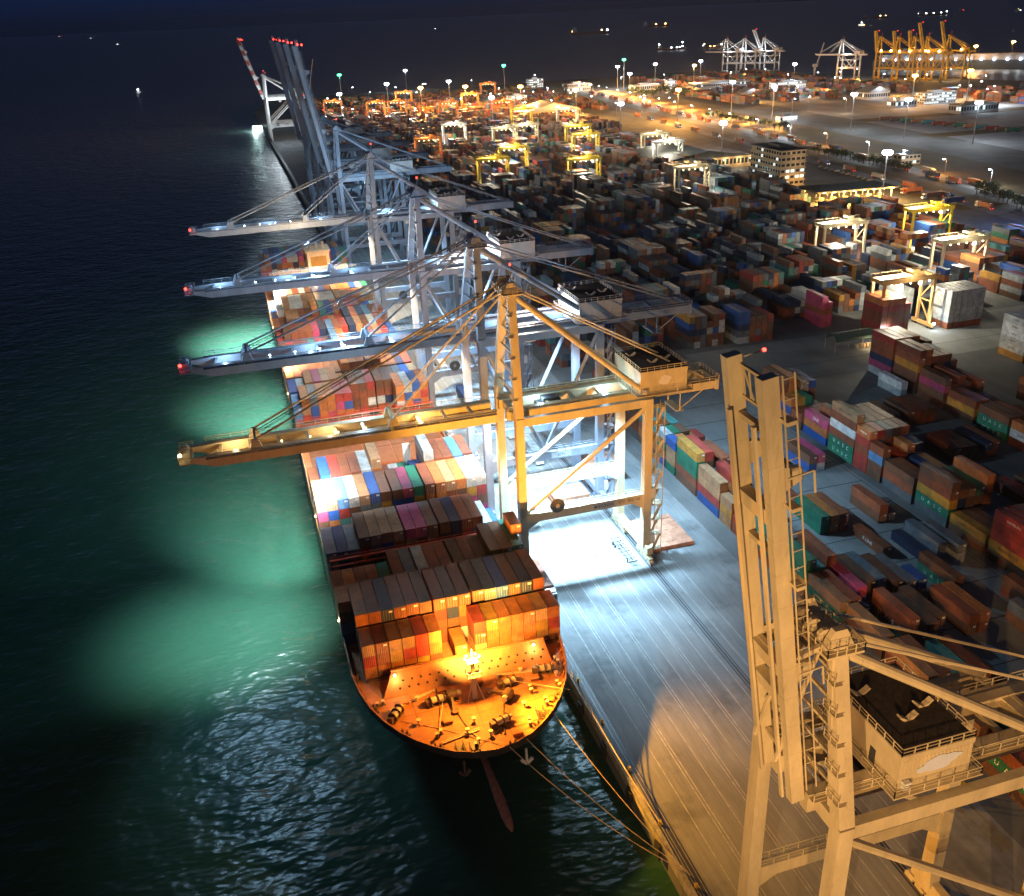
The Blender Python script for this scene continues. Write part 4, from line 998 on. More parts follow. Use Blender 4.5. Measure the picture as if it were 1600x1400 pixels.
    if blob:
        b = MB(); pts = []
        cx, cz = (hx0 + hx1) / 2 + blob[3], (hz0 + hz1) / 2 + blob[4]
        for k in range(40):
            a = 2 * PI * k / 40; r = 1 + blob[2] * math.sin(4 * a + 0.7) + 0.05 * math.sin(9 * a)
            pts.append((cx + blob[0] * r * math.cos(a), hy0 - 0.09, cz + blob[1] * r * math.sin(a) + 0.12 * blob[0] * math.cos(a)))
        b.quad(pts); b.build('painted_patch', paint(*blob[5]), ho)
    # boom, built about its hinge
    hinge = (-3.0, 0, ZG + 1.0); L = -tipx - 3.0
    bm = MB(); n = 10
    for s in (-1, 1):
        if stripes:
            for k in range(12):
                bm.box(-L * (k + 1) / 12, s * gy - 0.7, -1.3, -L * k / 12, s * gy + 0.7, 1.2, k % 2)
        else:
            bm.box(-L + (5 if not up else 0), s * gy - (0.7 if bd > 2 else .58), 1.2 - bd, -0.5, s * gy + (0.7 if bd > 2 else .58), 1.2)
            if detail > 1:
                g2 = (0.7 if bd > 2 else .58) + .025
                for k in range(1, 12):
                    xx = -(L - 5) * k / 12; bm.box(xx - .07, s * gy - g2, 1.2 - bd - .025, xx + .07, s * gy + g2, 1.225)
            if not up: bm.hexa([(-L, s * gy - .5, 0.0), (-L + 5, s * gy - .7, -1.4), (-L + 5, s * gy + .7, -1.4), (-L, s * gy + .5, 0.0), (-L, s * gy - .5, 0.9), (-L + 5, s * gy - .7, 1.2), (-L + 5, s * gy + .7, 1.2), (-L, s * gy + .5, .9)])
            bm.box(-L + 5, s * (gy - 0.95) - 0.25, -0.9, -0.5, s * (gy - 0.95) + 0.25, -0.6)
    n = 4 if up and detail > 1 else 10
    for k in range(n): x = -6 - (L - 12) * k / (n - 1); bm.box(x - 0.3, -gy + 0.7, 0.3, x + 0.3, gy - 0.7, 0.9)
    bo = bm.build('boom', [mat, RED] if stripes else mat, root, hinge)
    if detail > 0:
        w = MB()
        for s in ((-1, 1) if walk else ()):
            w.box(-L + 3, s * (gy + 1.2) - 0.5, 0.8, -1, s * (gy + 1.2) + 0.5, 0.9)
            w.rail((-L + 3, s * (gy + 1.65), 0.9), (-1, s * (gy + 1.65), 0.9), 1.1, 2.6 if detail > 1 else 6, 0.05)
        if walk: w.build('boom_walkway', mat, bo)
        w = MB()
        if not (up and detail > 1): w.box(-L - 2.4, -gy - 1.3, 0.2, -L + 0.3, gy + 1.3, 0.45); w.rail((-L - 2.4, -gy - 1.3, .45), (-L - 2.4, gy + 1.3, .45), 1.2, 1.3, 0.06); w.rail((-L - 2.4, -gy - 1.3, .45), (-L + .3, -gy - 1.3, .45), 1.2, 1.3, 0.06); w.rail((-L - 2.4, gy + 1.3, .45), (-L + .3, gy + 1.3, .45), 1.2, 1.3, 0.06)
        for y in () if up and detail > 1 else (-2, -1, 1, 2): w.cyl((-L - 1, y - 0.2, 1.1), (-L - 1, y + 0.2, 1.1), 0.8, 10); w.beam((-L - 1.9, y, .45), (-L - 1.9, y, 2.2), 0.2, 0.2)
        w.build('boom_tip_platform', mat, bo)
        for f in (0.36, 0.8):
            w = MB(); x = -L * f
            for s in (-1, 1): w.hexa([(x - 1.3, s * gy - .45, 1.2), (x + 1.3, s * gy - .45, 1.2), (x + 1.3, s * gy + .45, 1.2), (x - 1.3, s * gy + .45, 1.2), (x - .6, s * gy - .35, 3.2), (x + .6, s * gy - .35, 3.2), (x + .6, s * gy + .35, 3.2), (x - .6, s * gy + .35, 3.2)])
            w.beam((x, -gy, 2.9), (x, gy, 2.9), 0.5, 0.5); w.beam((x - .8, -gy - 1.6, 0.9), (x - .8, -gy - 1.6, 3.6), 0.15, 0.15); w.beam((x - .8, -gy - 1.6, 3.6), (x + 1.6, -gy - 1.6, 3.6), 0.15, 0.15)
            w.build('stay_bracket', mat, bo)
        # trolley with driver cab parked at the root of the boom
        t = MB(); t.box(-1, -gy - 0.4, ZG + 0.2, 5, gy + 0.4, ZG + 0.9); t.box(0, -1.2, ZG + .9, 3.5, 1.2, ZG + 2.4)
        tr = t.build('trolley', STEEL_DARK if detail > 1 else mat, root, (8, 0, 0))
        t = MB(); t.box(5.2, -2.6, ZG - 3.0, 8.0, -0.2, ZG - 0.5); t.box(5.6, -2.2, ZG - 0.5, 6.0, -0.6, ZG + 0.4); t.build('operator_cab', WHITEP, tr)
    if up:
        bo.rotation_euler.y = math.radians(up)
        if detail > 1:
            w = MB(); w.beam((-L + 1, -gy + .7, 1.0), (-L + 1, gy - .7, 1.0), .3, .3); w.beam((-L + 4.2, -gy + .7, 1.0), (-L + 4.2, gy - .7, 1.0), .3, .3)
            for k in range(5): y = -gy + .9 + (2 * gy - 1.8) * k / 4; w.beam((-L + 1, y, 1), (-L + 4.2, y, 1), .15, .15)
            w.beam((-L + 1, -gy + .8, 1), (-L + 4.2, -gy + 2.6, 1), .15, .15); w.beam((-L + 1, gy - .8, 1), (-L + 4.2, gy - 2.6, 1), .15, .15)
            w.build('boom_truss', mat, bo)
            for x in (-L * .72, -L * .36, -L * .28): MB().box(x - .8, -gy + .6, -.3, x + .8, gy - .6, .9).build('boom_tie', mat, bo)
            w = MB()
            for s in (-.6, .6): w.beam((-L - .4, gy * -1 - 1.5, 1.6 + s), (-3, -gy - 1.5, 1.6 + s), .12, .12)
            for k in range(24): w.beam((-L + 2 * k, -gy - 1.5, 1.0), (-L + 2 * k, -gy - 1.5, 2.2), .08, .08)
            for k in range(3): w.box(-L + 4 + k * 9, -gy - 1.9, 1.0, -L + 4.4 + k * 9, -gy - .6, 1.9)
            w.build('boom_ladder', mat, bo)
            w = MB()
            for s in (-1, 1):
                w.beam((apx - 1.0, s * 2.0, ZA + .4), (-5.2, s * 2.2, ZG + 7.0), .35, .35); w.beam((apx - 1.0, s * 1.2, ZA + .4), (-4.6, s * 1.4, ZG + 12), .3, .3)
                w.beam((apx - 1, s * 2.6, ZA + .2), (-6.5, s * gy, ZG + 21), .45, .6)
            w.build('folded_forestay', mat, root)
        tl = MB(); tl.beam((-L + .6, gy, 1.2), (-L + .6, gy, 3.6), .12, .12); tl.build('lamp_bracket', mat, bo)
        MB().ball((-L + .6, gy, 3.8), 0.22 if detail > 1 else .5, 0, 6).build('tip_lamp', LAMP_R, bo)
        if detail == 1: MB().ball((-L - .2, -gy, 1.4), 0.5, 0, 6).build('tip_lamp', LAMP_R, bo)
    else:
        for s in (-1, 1):
            MB().cyl((apx - 0.8, s * 2.6, ZA + 0.8), (hinge[0] - L * 0.8, s * gy, hinge[2] + 3.1), 0.24, 6).build('forestay', mat, root)
            MB().cyl((apx - 0.8, s * 2.2, ZA + 0.6), (hinge[0] - L * 0.36, s * gy, hinge[2] + 3.1), 0.24, 6).build('forestay', mat, root)
        for s in (-.5, .5):
            b = MB(); b.cyl((apx - 1.0, s, ZA + 1.2), (hinge[0] - L * 0.8, s, hinge[2] + 3.3), 0.06, 5); b.cyl((apx - 1.0, s * 2, ZA + 1.2), (hinge[0] - L * 0.82, s * 2, hinge[2] + 2.6), 0.06, 5)
            b.build('hoist_cable', STEEL_DARK, root)
        if detail > 0:
            MB().ball((-L - 2.0, -gy, 2.0), 0.42, 0, 6).build('warning_lamp', LAMP_R if mat is BLUEGREY else LAMP_Y, bo)
            for k in range(6): MB().ball((-L * (0.36 + 0.09 * k), -gy + 1.0, 1.45), 0.2, 0, 6).build('boom_lamp', LAMP_W if mat is BLUEGREY else LAMP_Y, bo)
    if stairs and detail > 0:
        b = MB(); x, y = G + 2.0, -half - 0.6
        for q in ((0, 0), (2.0, 0), (0, 2.4), (2.0, 2.4)): b.beam((x + q[0], y + q[1], 0.3), (x + q[0], y + q[1], ZG), 0.14, 0.14)
        nl = 9
        for k in range(nl + 1):
            z = 2 + (ZG - 3) * k / nl; b.box(x - 0.6, y, z, x + 2.0, y + 2.4, z + 0.08); b.rail((x - .6, y, z), (x + 2.0, y, z), 1.0, 1.2, .04)
            if k < nl: b.beam((x, y + 0.5 + (k % 2) * 1.2, z), (x + 2, y + .5 + (k % 2) * 1.2, z + (ZG - 3) / nl), .7, .1)
        b.build('stair_tower', mat, root)
        for z in (4.4, 17.0): MB().box(G + .9, -half - 1.2, z, G + 2.0, -half + .3, z + 2.6).build('electrical_box', WHITEP, root)
        r = MB(); cx, cz = 8.2, 19.6; y = -half - 0.9
        r.cyl((cx, y - .25, cz), (cx, y + .25, cz), 1.75, 20, 0); r.cyl((cx, y - .4, cz), (cx, y + .4, cz), .5, 12, 1)
        for k in range(24): a = 2 * PI * k / 24; r.beam((cx + 1.6 * math.cos(a), y, cz + 1.6 * math.sin(a)), (cx + 2.35 * math.cos(a), y, cz + 2.35 * math.sin(a)), .08, .08, 1)
        r.build('cable_reel', [REEL, mat], root)
    if plate and detail > 0:
        b = MB(); b.box(17.2, -half - .72, 16.5, 22.6, -half - .66, 18.0); p = b.build('name_plate', paint('plate grey', (.45, .46, .48), .5), root)
        lettering(plate[0], plate[2], (19.9, -half - .74, 17.2), '-Y', DARK_INK, p)
        if plate[1]: lettering(plate[1], .95, (26.4, -half - .69, 17.25), '-Y', DARK_INK, p)
    return root

PATCH_A = (1.5, 1.15, .1, 0.2, 0.2, ('pale pink patch', (.72, .66, .66), .6, .08))
PATCH_N = (2.75, 1.0, .1, 0.4, 0.1, ('pale blue patch', (.62, .68, .82), .6, .08))
NEAR = crane('cream quay crane closest to the camera with its twin boom raised upright', 69.3, CREAM, 41.0, 1.6, False, 62.8, 8.1, -56.0, 46.0, (8.0, 17.6, -6.4, 7.4, 48.2), up=81.2, brace=1, stairs=False, blob=PATCH_N, plate=None, apx=0.3, gy=3.15)
CA = crane('cream quay crane with boom lowered over the ship, between near crane and blue cranes', 188.5, CREAM, 41.0, 2.6, True, 69.6, 8.1, -69.5, 50.5, (29.3, 40.9, -7.5, 7.5, 48.8), brace=0, blob=PATCH_A, plate=('▲HYUNDAI', '한진  제일 105', .95))
HW = paint('pale machine house paint', (.5, .47, .46), .5, .2, .4)
CB = crane('blue grey quay crane with lowered boom standing just behind the cream one', 219.5, BLUEGREY, 50.0, 2.6, True, 73.0, 9.0, -68.5, 58.5, (26, 37.5, -8, 8, 57.2), brace=2, housemat=HW, plate=('60Ts', None, 1.15), gy=3.4, apx=1.5)
CC = crane('middle blue grey quay crane of three with lowered booms, red lamp at its tip', 291.0, BLUEGREY, 50.0, 2.6, True, 73.4, 9.0, -68.5, 58.5, (26, 37.5, -8, 8, 57.2), brace=2, housemat=HW, gy=3.4, apx=1.5)
CD = crane('third blue grey crane with lowered boom, standing beyond the ship stern', 382.0, BLUEGREY, 50.0, 2.6, True, 73.6, 9.0, -68.5, 58.5, (26, 37.5, -8, 8, 57.2), brace=2, housemat=HW, gy=3.4, apx=1.5, detail=1)
for i, y in enumerate((492, 550, 610, 668)):
    crane('blue grey crane with raised boom, %s of four counted from the ship stern' % ORD[i + 1], y, BLUEGREY, 50.0, 2.6, True, 73.6, 9.0, -66.0, 58.5, (26, 37.5, -8, 8, 57.2), up=80.5, brace=2, housemat=HW, gy=3.4, apx=1.5, detail=1, group='idle cranes with raised booms')
for i, y in enumerate((1135, 1178)):
    crane(['white crane with red and white banded raised boom at the far quay end', 'second red banded white crane half hidden behind the first at the quay end'][i], y, WHITEP, 45.0, 2.6, True, 68, 9.0, -66, 50, (26, 37, -8, 8, 52), up=74, stripes=True, detail=1, group='red and white banded cranes at the quay end', apx=1.5)
# floodlights carried by the booms, followed by added fill lights
def crane_lights(Yc, ZG, k=1.0, deck=1.0, quay=1.0, water_pools=(), gy=3.2):
    z = ZG - 0.9
    for x0, x1, y1, e, an in water_pools: spot((x0, Yc - gy, z), (x1, y1, WZ), e, (0.84, 0.97, 1.0), an, 1.0, 3.0)
    for x, e in ((15, 1.0e5 * deck), (45, 1.9e5 * deck)):
        spot((x, Yc + gy + 1, z), (x, Yc + gy + 20, 18), e * k, (1.0, 0.93, 0.84) if Yc < 200 else (1.0, 0.72, 0.42), 84, 0.8, 0.4)
    for x, e, ty in ((60, 2.7e5 * quay, -6), (74, 2.0e5 * quay, 8)):
        spot((x, Yc, z), (x + 2, Yc + ty, 0), e * k, COOL, 92, 1.0, 1.6)
    for x in (-8, 12, 32): # strip lights between the girders
        point((x, Yc - 0.4, ZG + 2.6), 1500 * k, COOL if ZG > 45 else WARM, 0.3)
    for x in (60, 76): point((x, Yc - 0.4, ZG + 2.8), 2500 * k, COOL, 0.3)
crane_lights(188.5, 41, 1.0, 0.7, 1.9, ((8, -2, 236, 1.15e6, 54), (-6, -16, 191, 4.4e5, 72)))
crane_lights(219.5, 50, 1.3, 0.9, 1.15, ((10, 0, 256, 0.4e5, 40),))
crane_lights(291.0, 50, 1.3, 1.5, 0.7, ((8, -2, 326, 1.7e6, 50),))
crane_lights(382.0, 50, 1.0, 1.8, 0.45, ((8, -2, 410, 3.6e6, 52),))
spot((-14, 190, 40), (-9, 148, WZ), 0.7e5, (0.40, 0.70, 1.0), 62, 0.8, 5.0)
point((20, 196, 47), 7e3, COOL, .5); point((22, 230, 56), 5e4, COOL, .5); point((22, 303, 56), 7e4, COOL, .5); point((70, 230, 58), 2.5e4, (1, .85, .75), .5); point((70, 303, 58), 3.5e4, (1, .85, .75), .5)  # added fill points in mid-air, brightening the blue cranes
for y in (520, 640): point((75, y, 24), 12000, COOL, 0.5)
point((66, 446, 58), 7.0e4, COOL, 0.6)  # added cool fill in mid-air for the raised booms
spot((70, 180, 39.5), (68, 152, 0), 1.5e5, COOL, 66, 1.0, 1.5)
point((22, 360, 52), 2.5e4, WARM, .5); point((22, 330, 50), 2.0e4, WARM, .5)  # added warm fill points hanging above the far ship bays
for y, dy in ((193, 6), (224, 4)):
    spot((97, y, 36), (136, y + dy, 0), 1.0e5, COOL, 100, 0.9, 0.5); spot((97, y - 2, 36), (105, y - 45, 0), 0.6e5, COOL, 90, 0.9, 0.5)
point((60, 1100, 50), 70000, WHITE, 0.6)

# ---------------------------------------------------------------- yard gantry cranes
def ground(px, py, z=0.0):
    d = RIGHT * (px - 800) + UP * (700 - py) - BACK * 1450
    t = (z - CAM_H) / d.z
    return d.x * t, d.y * t
def rtg_proto(mat):
    root = empty('gantry_crane', (0, 0, 0), 'proto', 'gantry crane')
    Sx, Hh, hy = 23.4, 20.5, 3.6
    for x in (0, Sx):
        for s in (-1, 1):
            b = MB(); b.beam((x, s * hy, 1.9), (x, s * hy, Hh), 1.1, 1.0); b.build('leg', mat, root)
        b = MB(); b.beam((x, -6.2, 1.5), (x, 6.2, 1.5), 1.1, 1.2)
        wb = b.build('wheel_beam', mat, root)
        for y in (-5.4, -3.8, 3.8, 5.4): MB().cyl((x - .35, y, .75), (x + .35, y, .75), .74, 10).build('wheel', RUBBER, wb)
    b = MB(); b.beam((Sx, -hy, 3), (Sx, hy, 11), .45, .45); b.beam((Sx, hy, 11), (Sx, -hy, Hh - 1), .45, .45); b.beam((Sx, -hy, 11), (Sx, hy, 11), .45, .45); b.build('brace', mat, root)
    b = MB()
    for s in (-1, 1): b.box(-1.2, s * hy - .55, Hh, Sx + 1.2, s * hy + .55, Hh + 1.7)
    for x in (-.8, Sx + .8): b.box(x - .4, -hy + .55, Hh + .2, x + .4, hy - .55, Hh + 1.4)
    bm = b.build('top_beam', mat, root)
    r = MB()
    for s in (-1, 1): r.rail((-1.2, s * (hy + .6), Hh + 1.7), (Sx + 1.2, s * (hy + .6), Hh + 1.7), 1.1, 2.4, .06)
    r.build('railing', mat, bm)
    b = MB(); b.box(Sx * .55, -hy - .3, Hh + 1.7, Sx * .55 + 5, hy + .3, Hh + 2.3); b.box(Sx * .55 + .8, -2, Hh + 2.3, Sx * .55 + 4.2, 2, Hh + 4.2)
    t = b.build('trolley', mat, root)
    b = MB(); b.box(Sx * .55 + 5.0, -hy + .6, Hh - 2.4, Sx * .55 + 7.2, -hy + 2.8, Hh - .1); b.build('operator_cab', WHITEP, t)
    b = MB(); b.box(-1.9, -3, 2.2, -.6, 3, 4.6); b.build('power_pack', STEEL_DARK, root)
    for k in range(5): MB().ball((3 + 4.4 * k, -hy - .2, Hh - .35), .42, 0, 6).build('floodlight', LAMP_Y, bm)
    for x in (-.2, Sx + .2): MB().ball((x, -6.6, 2.6), .5, 0, 6).build('leg_lamp', LAMP_W, root)
    return root
PROTO = {}
# pixel of the middle of its feet, paint, light watts, label
RTGS = [
    (522, 184, 'o', 0.8e5, 'orange gantry crane at the far edge beside the raised booms'), (589, 186, 'o', 1.2e5, 'orange gantry crane standing alone near the quay, lit pink'), (632, 168, 'o', 1.2e5, 'tallest looking orange gantry crane against the dark sea'), (622, 185, 'o', 0.9e5, 'orange gantry crane overlapping in front of the tall one'), (702, 187, 'o', 0.5e5, 'plain orange gantry crane with dark opening, unlit beneath'), (735, 172, 'o', 1.0e5, 'orange gantry crane below the middle sodium mast'), (763, 153, 'o', 0.5e5, 'orange gantry crane highest on the skyline by the harbour office'), (785, 186, 'o', 0.9e5, 'orange gantry crane close to the broad gable shed'),
    (816, 201, 'y', 0.9e5, 'yellow gantry crane just in front of the gable shed'), (711, 228, 'w', 1.0e5, 'white gantry crane with bluish lit legs'), (671, 254, 'o', 0.6e5, 'orange gantry crane behind the machine houses of the blue cranes'), (772, 292, 'y', 0.6e5, 'yellow gantry crane over one rust red stack'), (803, 272, 'y', 1.3e5, 'bright yellow gantry crane over white lit boxes'), (790, 236, 'c', 0.9e5, 'cream gantry crane behind the bright yellow one'), (822, 230, 'c', 0.9e5, 'second cream gantry crane, further from the quay'), (887, 202, 'c', 0.9e5, 'pale gantry crane right of the gable shed'),
    (903, 233, 'y', 1.0e5, 'yellow gantry crane, back one of the yellow pair'), (915, 248, 'y', 1.0e5, 'yellow gantry crane, front one of the yellow pair'), (913, 293, 'y', 0.8e5, 'yellow gantry crane above a striped white stack'), (1023, 249, 'c', 0.7e5, 'cream gantry crane beside the dark warehouse'), (1042, 263, 'w', 1.0e5, 'blue white gantry crane with one shining leg'), (1080, 309, 'c', 0.6e5, 'cream gantry crane over a dark block with a glowing top'),
    (1308, 414, 'c', 0.9e5, 'cream gantry crane over blue boxes by the cross road'), (1442, 388, 'y', 1.3e5, 'bright yellow gantry crane over a glowing white roof'), (1490, 444, 'c', 0.9e5, 'cream gantry crane between green boxes and white stacks'), (1402, 514, 'o2', 1.2e5, 'orange cream gantry crane straddling the floodlit dark red stack')]
RM = {'o': ORANGE, 'o2': paint('orange cream paint', (.6, .36, .14), .45), 'y': YELLOW, 'c': CREAM, 'w': WHITEP}
for px, py, k, e, lab in RTGS:
    x, y = ground(px, py)
    if k not in PROTO: PROTO[k] = o = rtg_proto(RM[k])
    else: o = copy_tree(PROTO[k])
    o.location = (x - 11.7, y, 0)
    tag(o, lab, 'gantry crane', 'rubber tyred gantry cranes in the yard')
    c = (1.0, 0.62, 0.32) if k == 'o' else (1.0, .9, .68)
    point((x - 2, y - 1, 19.0), e * 0.4, c, .5); point((x - 11.7, y - 8, 4), e * .015, WHITE, .3); point((x + 11.7, y - 8, 4), e * .015, WHITE, .3)
    point((x, y - 6.5, 26), e * .04, c, .4)

# ---------------------------------------------------------------- light masts
def mast_proto(lamp, H=35.0):
    root = empty('light_mast', (0, 0, 0), 'proto', 'light mast')
    b = MB(); b.cyl((0, 0, 0), (0, 0, H), .55, 8, 0, .22); b.build('pole', STEEL, root)
    b = MB(); b.cyl((0, 0, H - .3), (0, 0, H + .1), 1.9, 10)
    hd = b.build('lamp_ring', STEEL_DARK, root)
    b = MB()
    for k in range(8): a = 2 * PI * k / 8; b.ball((1.9 * math.cos(a), 1.9 * math.sin(a), H - .1), 1.5, 0, 6)
    b.build('floodlight', lamp, hd)
    return root
MP = {}
MASTS = [(604, 131, 'w', 'second white floodlight mast along the far quay'), (633, 110, 'w', 'white floodlight highest above the dark sea near the quay end'), (530, 147, 'w', 'white floodlight mast beside the raised blue booms'), (701, 127, 'w', 'white floodlight mast between two sodium masts'), (768, 152, 'w', 'white floodlight mast low among orange gantry cranes'),
    (965, 104, 'w', 'white mast, first of three beyond the lorry queue'), (984, 115, 'w', 'white mast, lowest of three beyond the lorry queue'), (1024, 100, 'w', 'white mast, last of three beyond the lorry queue'), (1095, 95, 'w', 'white mast just beside the sodium one near white cranes'), (1242, 100, 'w', 'slim white mast after the white harbour cranes'), (1130, 192, 'w', 'white floodlight mast above the dark warehouse'), (970, 162, 'w', 'white floodlight mast over the pale container park'), (1387, 238, 'w', 'bright twin headed white mast above the toll canopy'),
    (657, 137, 'o', 'sodium mast closest to the quay'), (727, 135, 'o', 'sodium mast second from the quay'), (813, 135, 'o', 'sodium mast next to the lit refinery'), (1085, 102, 'o', 'sodium mast near the white harbour cranes'), (1525, 72, 'o', 'sodium mast before the lit ship, lower of the last two'), (1584, 65, 'o', 'sodium mast near the frame edge, taller of the last two'), (1430, 118, 'o', 'sodium mast at the foot of the yellow cranes'), (1517, 110, 'o', 'sodium mast by the water inlet'),
    (1210, 135, 'w', 'white mast by the white office roofs'), (1145, 128, 'w', 'white mast among the orange far stacks'), (1530, 160, 'w', 'white mast over the coloured container row'), (1420, 155, 'w', 'white mast beside the gabled white shed'), (1335, 147, 'w', 'white mast behind the storage lot'), (900, 140, 'o', 'sodium mast at the head of the lorry queue'), (1060, 140, 'o', 'sodium mast above the far dark trees'),
    (530, 117, 'g', 'green floodlight mast beside the raised booms, over dark sea'), (787, 102, 'g', 'double green floodlight mast above the far yard'), (975, 93, 'g', 'small green floodlight mast above the white trio')]
for px, py, k, lab in MASTS:
    H = 45.0 if k == 'g' else 35.0
    x, y = ground(px, py, H)
    if k not in MP: MP[k] = o = mast_proto({'w': LAMP_W, 'o': LAMP_O, 'g': LAMP_G}[k], H)
    else: o = copy_tree(MP[k])
    o.location = (x, y, 0)
    tag(o, lab, 'light mast', 'floodlight masts in the port')
    far = y > 980 or x > 560
    e = {'w': 0.6e5, 'o': 7.0e5, 'g': 1.5e4}[k] if far else 0.2e5
    if k == 'o' and px > 1400: e *= .2
    point((x, y, H - 2.2), e, {'w': WHITE, 'o': SODIUM, 'g': (.1, 1, .4)}[k], 1.0)
# street lamps along the port road
def street_proto():
    root = empty('street_lamp', (0, 0, 0), 'proto', 'street lamp')
    b = MB(); b.cyl((0, 0, 0), (0, 0, 11), .16, 6, 0, .09); b.beam((0, 0, 11), (-2.2, 0, 11.4), .14, .14); b.build('pole', STEEL, root)
    b = MB(); b.box(-2.9, -.5, 11.1, -1.7, .5, 11.5); b.build('lamp_head', LAMP_W, root)
    return root
sp = None
def road_at(f, pts=ROAD):
    f *= len(pts) - 1; i = min(int(f), len(pts) - 2); g = f - i
    a, b = pts[i], pts[i + 1]
    return a[0] + (b[0] - a[0]) * g, a[1] + (b[1] - a[1]) * g, math.atan2(b[1] - a[1], b[0] - a[0])
for i in range(20):
    x, y, a = road_at(0.13 + 0.042 * i)
    if sp is None: sp = o = street_proto()
    else: o = copy_tree(sp)
    o.location = (x + 10.5, y, 0); o.rotation_euler.z = a - PI / 2
    tag(o, '%s street lamp along the port road counted from the frame edge' % ORD[i + 1], 'street lamp', 'street lamps along the port road')
    point((x + 8, y, 10.6), 2.2e4, WHITE if i % 3 else SODIUM, .4)
    if i > 7: point((x + 32, y, 7), 1.0e5, SODIUM, .5)  # added sodium point over the verge, no post under it

lampp = None
lr = random.Random(9)
for i in range(80):
    x, y = (lr.uniform(120, 560), lr.uniform(1100, 1720)) if i < 40 else (lr.uniform(640, 1120), lr.uniform(900, 1560))
    if lampp is None: lampp = o = street_proto()
    else: o = copy_tree(lampp)
    o.location = (x, y, 0); o.rotation_euler.z = lr.uniform(0, 6); o.scale = (1, 1, 1.5)
    o.children[1].data = o.children[1].data
    tag(o, 'small yard lamp post, one of the many scattered points of light in the far port', 'lamp post', 'scattered lamp posts of the far port')
    if i % 2 == 0: point((x, y, 15), 1.2e4, [SODIUM, WHITE, WARM][i % 3], .5)

# ---------------------------------------------------------------- vehicles
TAIL = glow('tail light', (1.0, .05, .02), 5); HEADL = glow('head light', (1.0, .95, .85), 6)
def wheel(parent, x, y, r, w=.3):
    b = MB(); b.cyl((x, y - w / 2, r), (x, y + w / 2, r), r, 12, 0); b.cyl((x, y - w / 2 - .02, r), (x, y + w / 2 + .02, r), r * .5, 8, 1); b.build('wheel', [RUBBER, STEEL], parent)
def lorry_proto(cabc, boxc, flat=False, glowk=1.0):
    """a tractor and semi trailer, nose towards +x"""
    root = empty('lorry', (0, 0, 0), 'proto', 'lorry')
    cab = MB(); cab.hexa([(5.6, -1.2, .6), (8.0, -1.2, .6), (8.0, 1.2, .6), (5.6, 1.2, .6), (5.6, -1.2, 3.3), (7.7, -1.2, 3.3), (7.7, 1.2, 3.3), (5.6, 1.2, 3.3)]); cab.box(5.7, -1.1, 3.3, 7.2, 1.1, 3.75); cab.box(3.6, -.5, .7, 5.6, .5, 1.1)
    c = cab.build('cab', cabc, root)
    g = MB(); g.quad([(7.9, -1.0, 1.9), (7.9, 1.0, 1.9), (7.77, 1.0, 3.05), (7.77, -1.0, 3.05)]); g.quad([(6.4, -1.215, 1.9), (7.5, -1.215, 1.9), (7.4, -1.215, 2.9), (6.4, -1.215, 2.9)]); g.quad([(6.4, 1.215, 1.9), (7.5, 1.215, 1.9), (7.4, 1.215, 2.9), (6.4, 1.215, 2.9)])
    for v in range(len(g.v)):
        if v < 4: g.v[v] = (g.v[v][0] + .08, g.v[v][1], g.v[v][2])
    g.build('windscreen', GLASS, c)
    [MB().box(8.0, y, .9, 8.06, y + .4, 1.2).build('headlight', HEADL, c) for y in (-1.0, .6)]
    t = MB(); t.box(-7.0, -.45, 1.0, 5.2, .45, 1.35); t.box(-7.0, -1.2, 1.35, 5.2, 1.2, 1.5)
    if flat:
        t = MB(); t.box(-7.0, -.55, 1.0, 5.2, -.35, 1.4); t.box(-7, .35, 1.0, 5.2, .55, 1.4)
        for k in range(8): x = -6.8 + 1.68 * k; t.box(x, -1.2, 1.1, x + .2, 1.2, 1.4)
    tr = t.build('trailer', STEEL_DARK if not flat else STEEL, root)
    if not flat:
        b = MB(); b.box(-7.0, -1.22, 1.52, 5.1, 1.22, 4.1)
        for x in (-7.02, 4.96):
            for y in (-1.24, 1.08): b.box(x, y, 1.5, x + .16, y + .16, 4.12)
        b.build('load_box', boxc, tr)
    [MB().box(-7.08, y, 1.0, -7.0, y + .5, 1.3).build('tail_light', TAIL, tr) for y in (-1.1, .6)]
    for x in (7.0, 4.3, -4.2, -5.5):
        for y in (-.95, .95): wheel(root, x, y, .5)
    return root
def trailer_proto():
    root = empty('trailer', (0, 0, 0), 'proto', 'trailer'); t = MB(); t.box(-7.0, -.55, 1.0, 5.2, -.35, 1.4); t.box(-7, .35, 1.0, 5.2, .55, 1.4)
    for k in range(8): x = -6.8 + 1.68 * k; t.box(x, -1.2, 1.1, x + .2, 1.2, 1.4)
    t.build('frame', STEEL, root); [MB().box(3.2, y, 0.02, 3.5, y + .2, 1.0).build('landing_leg', STEEL_DARK, root) for y in (-.8, .6)]
    for x in (-4.2, -5.5):
        for y in (-.95, .95): wheel(root, x, y, .5)
    return root
LP = [lorry_proto(paint('cab white', (.65, .65, .62), .35), CMAT['rust brown']), lorry_proto(paint('cab blue', (.06, .14, .4), .35), CMAT['navy']), lorry_proto(paint('cab orange', (.5, .15, .03), .35), CMAT['orange']), lorry_proto(MATS['cab white'], CMAT['white']), trailer_proto()]
LUSED = [False] * 5
def place_lorry(k, x, y, rz, lab, group):
    o = LP[k] if not LUSED[k] else copy_tree(LP[k]); LUSED[k] = True
    o.location = (x, y, 0.01); o.rotation_euler.z = rz
    return tag(o, lab, 'trailer' if k == 4 else 'lorry', 'trailers on the quay' if k == 4 else group)
q = PI / 2
place_lorry(4, 79.3, 183, -q, 'grey skeletal trailer beside the cream crane sill, in the white light', 'lorries on the quay')
place_lorry(4, 79.6, 217, -q, 'grey skeletal trailer behind the cream crane portal beam', 'lorries on the quay')
